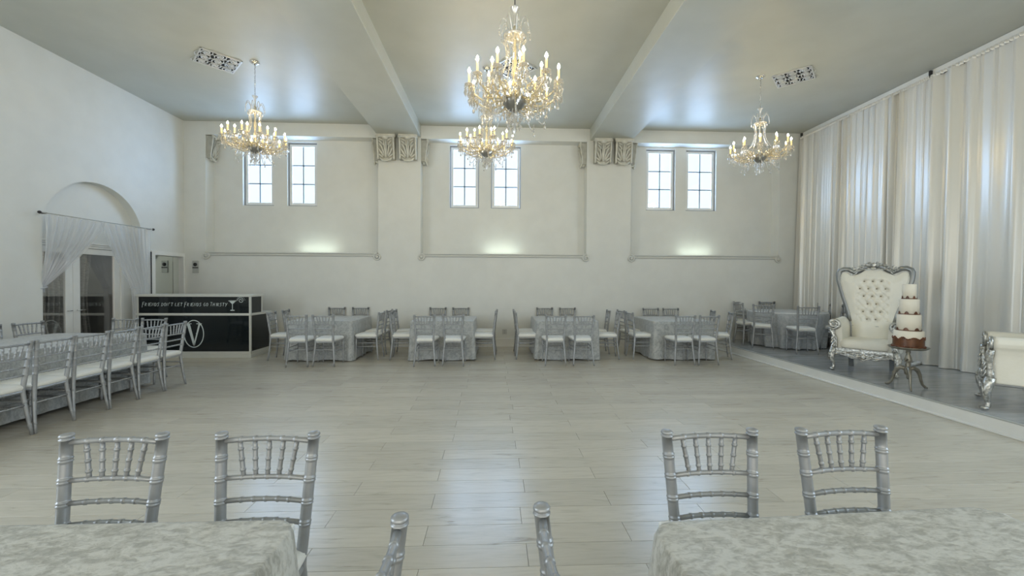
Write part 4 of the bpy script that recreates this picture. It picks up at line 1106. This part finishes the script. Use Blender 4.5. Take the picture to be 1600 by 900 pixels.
# ------------------------------------------------------------ cake table and cake
px_, py_ = 5.40, 5.03
pt = empty('pedestal_table', (px_, py_, ZS), 0, 'small round bronze pedestal table with three curved legs under the cake', 'table')
MB().lathe([(.001, .505), (.10, .508), (.165, .515), (.19, .53), (.205, .545), (.20, .549), (.18, .54), (.001, .538)], 32).build('tray_top', M_bronze, pt)
MB().lathe([(.001, .12), (.008, .12), (.016, .15), (.012, .165), (.035, .19), (.038, .25), (.022, .29), (.03, .31), (.02, .325), (.035, .345), (.042, .37), (.028, .42), (.018, .45), (.026, .47), (.02, .49), (.05, .508), (.001, .51)], 16).build('baluster', M_bronze, pt)
for k in range(3):
    a = -2.25 + k * 2 * PI / 3 ; d = Vector((math.cos(a), math.sin(a), 0))
    pts = [d * r_ + Vector((0, 0, z)) for r_, z in ((.02, .25), (.07, .265), (.11, .24), (.14, .18), (.155, .11), (.175, .05), (.21, .018), (.235, .012))]
    MB().tube(pts, [.028, .03, .028, .022, .018, .016, .016, .010], 8, flat=(1, .75)).build('leg', M_bronze, pt)
MB().tube([(-.03, -.02, .38), (-.10, -.06, .365), (-.13, -.08, .37)], [.012, .008, .006], 6).build('handle', M_bronze, pt)
ck = empty('tiered_cake', (px_, py_, ZS + .541), 0, 'four-tier cream cake with brown scalloped bands on pedestal table', 'cake')
tiers = [(.148, 0, .215), (.118, .215, .21), (.098, .425, .20), (.069, .625, .195)]
for i, (r_, z0, h_) in enumerate(tiers):
    MB().lathe([(.001, z0), (r_, z0), (r_, z0 + h_ - .006), (r_ - .006, z0 + h_), (.001, z0 + h_)], 40).build('cake_tier', M_ice, ck)
    if i:
        n_ = 7
        MB().grid(lambda u, v: ((r_ + .0045 + .003 * (1 - v)) * math.cos(2 * PI * u), (r_ + .0045 + .003 * (1 - v)) * math.sin(2 * PI * u), z0 + .002 + v * (.010 + .032 * max(0, math.sin(2 * PI * u * n_ + 1)) ** .7)), 126, 4, wrap_u=True).build('scalloped_band', M_caramel, ck)
    else:
        MB().grid(lambda u, v: ((r_ + .005) * math.cos(2 * PI * u), (r_ + .005) * math.sin(2 * PI * u), z0 + .003 + v * (.12 + .012 * math.sin(u * 2 * PI * 9 + 1) + .008 * math.sin(u * 2 * PI * 23))), 160, 6, wrap_u=True).build('caramel_band', M_caramel, ck)
        nt = MB()
        for k in range(60): a = k * 2 * PI / 60; nt.ball(((r_ + .010) * math.cos(a), (r_ + .010) * math.sin(a), .01 + .004 * math.sin(k * 7)), .011, 5, 4)
        for k in range(60): a = k * 2 * PI / 60; nt.ball(((r_ + .004) * math.cos(a), (r_ + .004) * math.sin(a), .122 + .012 * math.sin(a * 9 + 1) + .004 * math.sin(k * 5)), .009, 5, 4)
        nt.build('chocolate_crumb', M_choc, ck, 'stuff')
# odds and ends at the foot of the curtain
ps = empty('power_strip', (7.13, 6.5, ZS + .003), .5, 'white power strip lying at the foot of the satin curtain', 'power strip')
MB().box(-.16, .16, -.03, .03, 0, .04, .008).build('case', M_lip, ps)
MB().tube([(.16, 0, .015), (.19, -.02, .008), (.2, -.2, .006), (.16, -.34, .006)], .005, 6).build('cord', M_lip, ps)
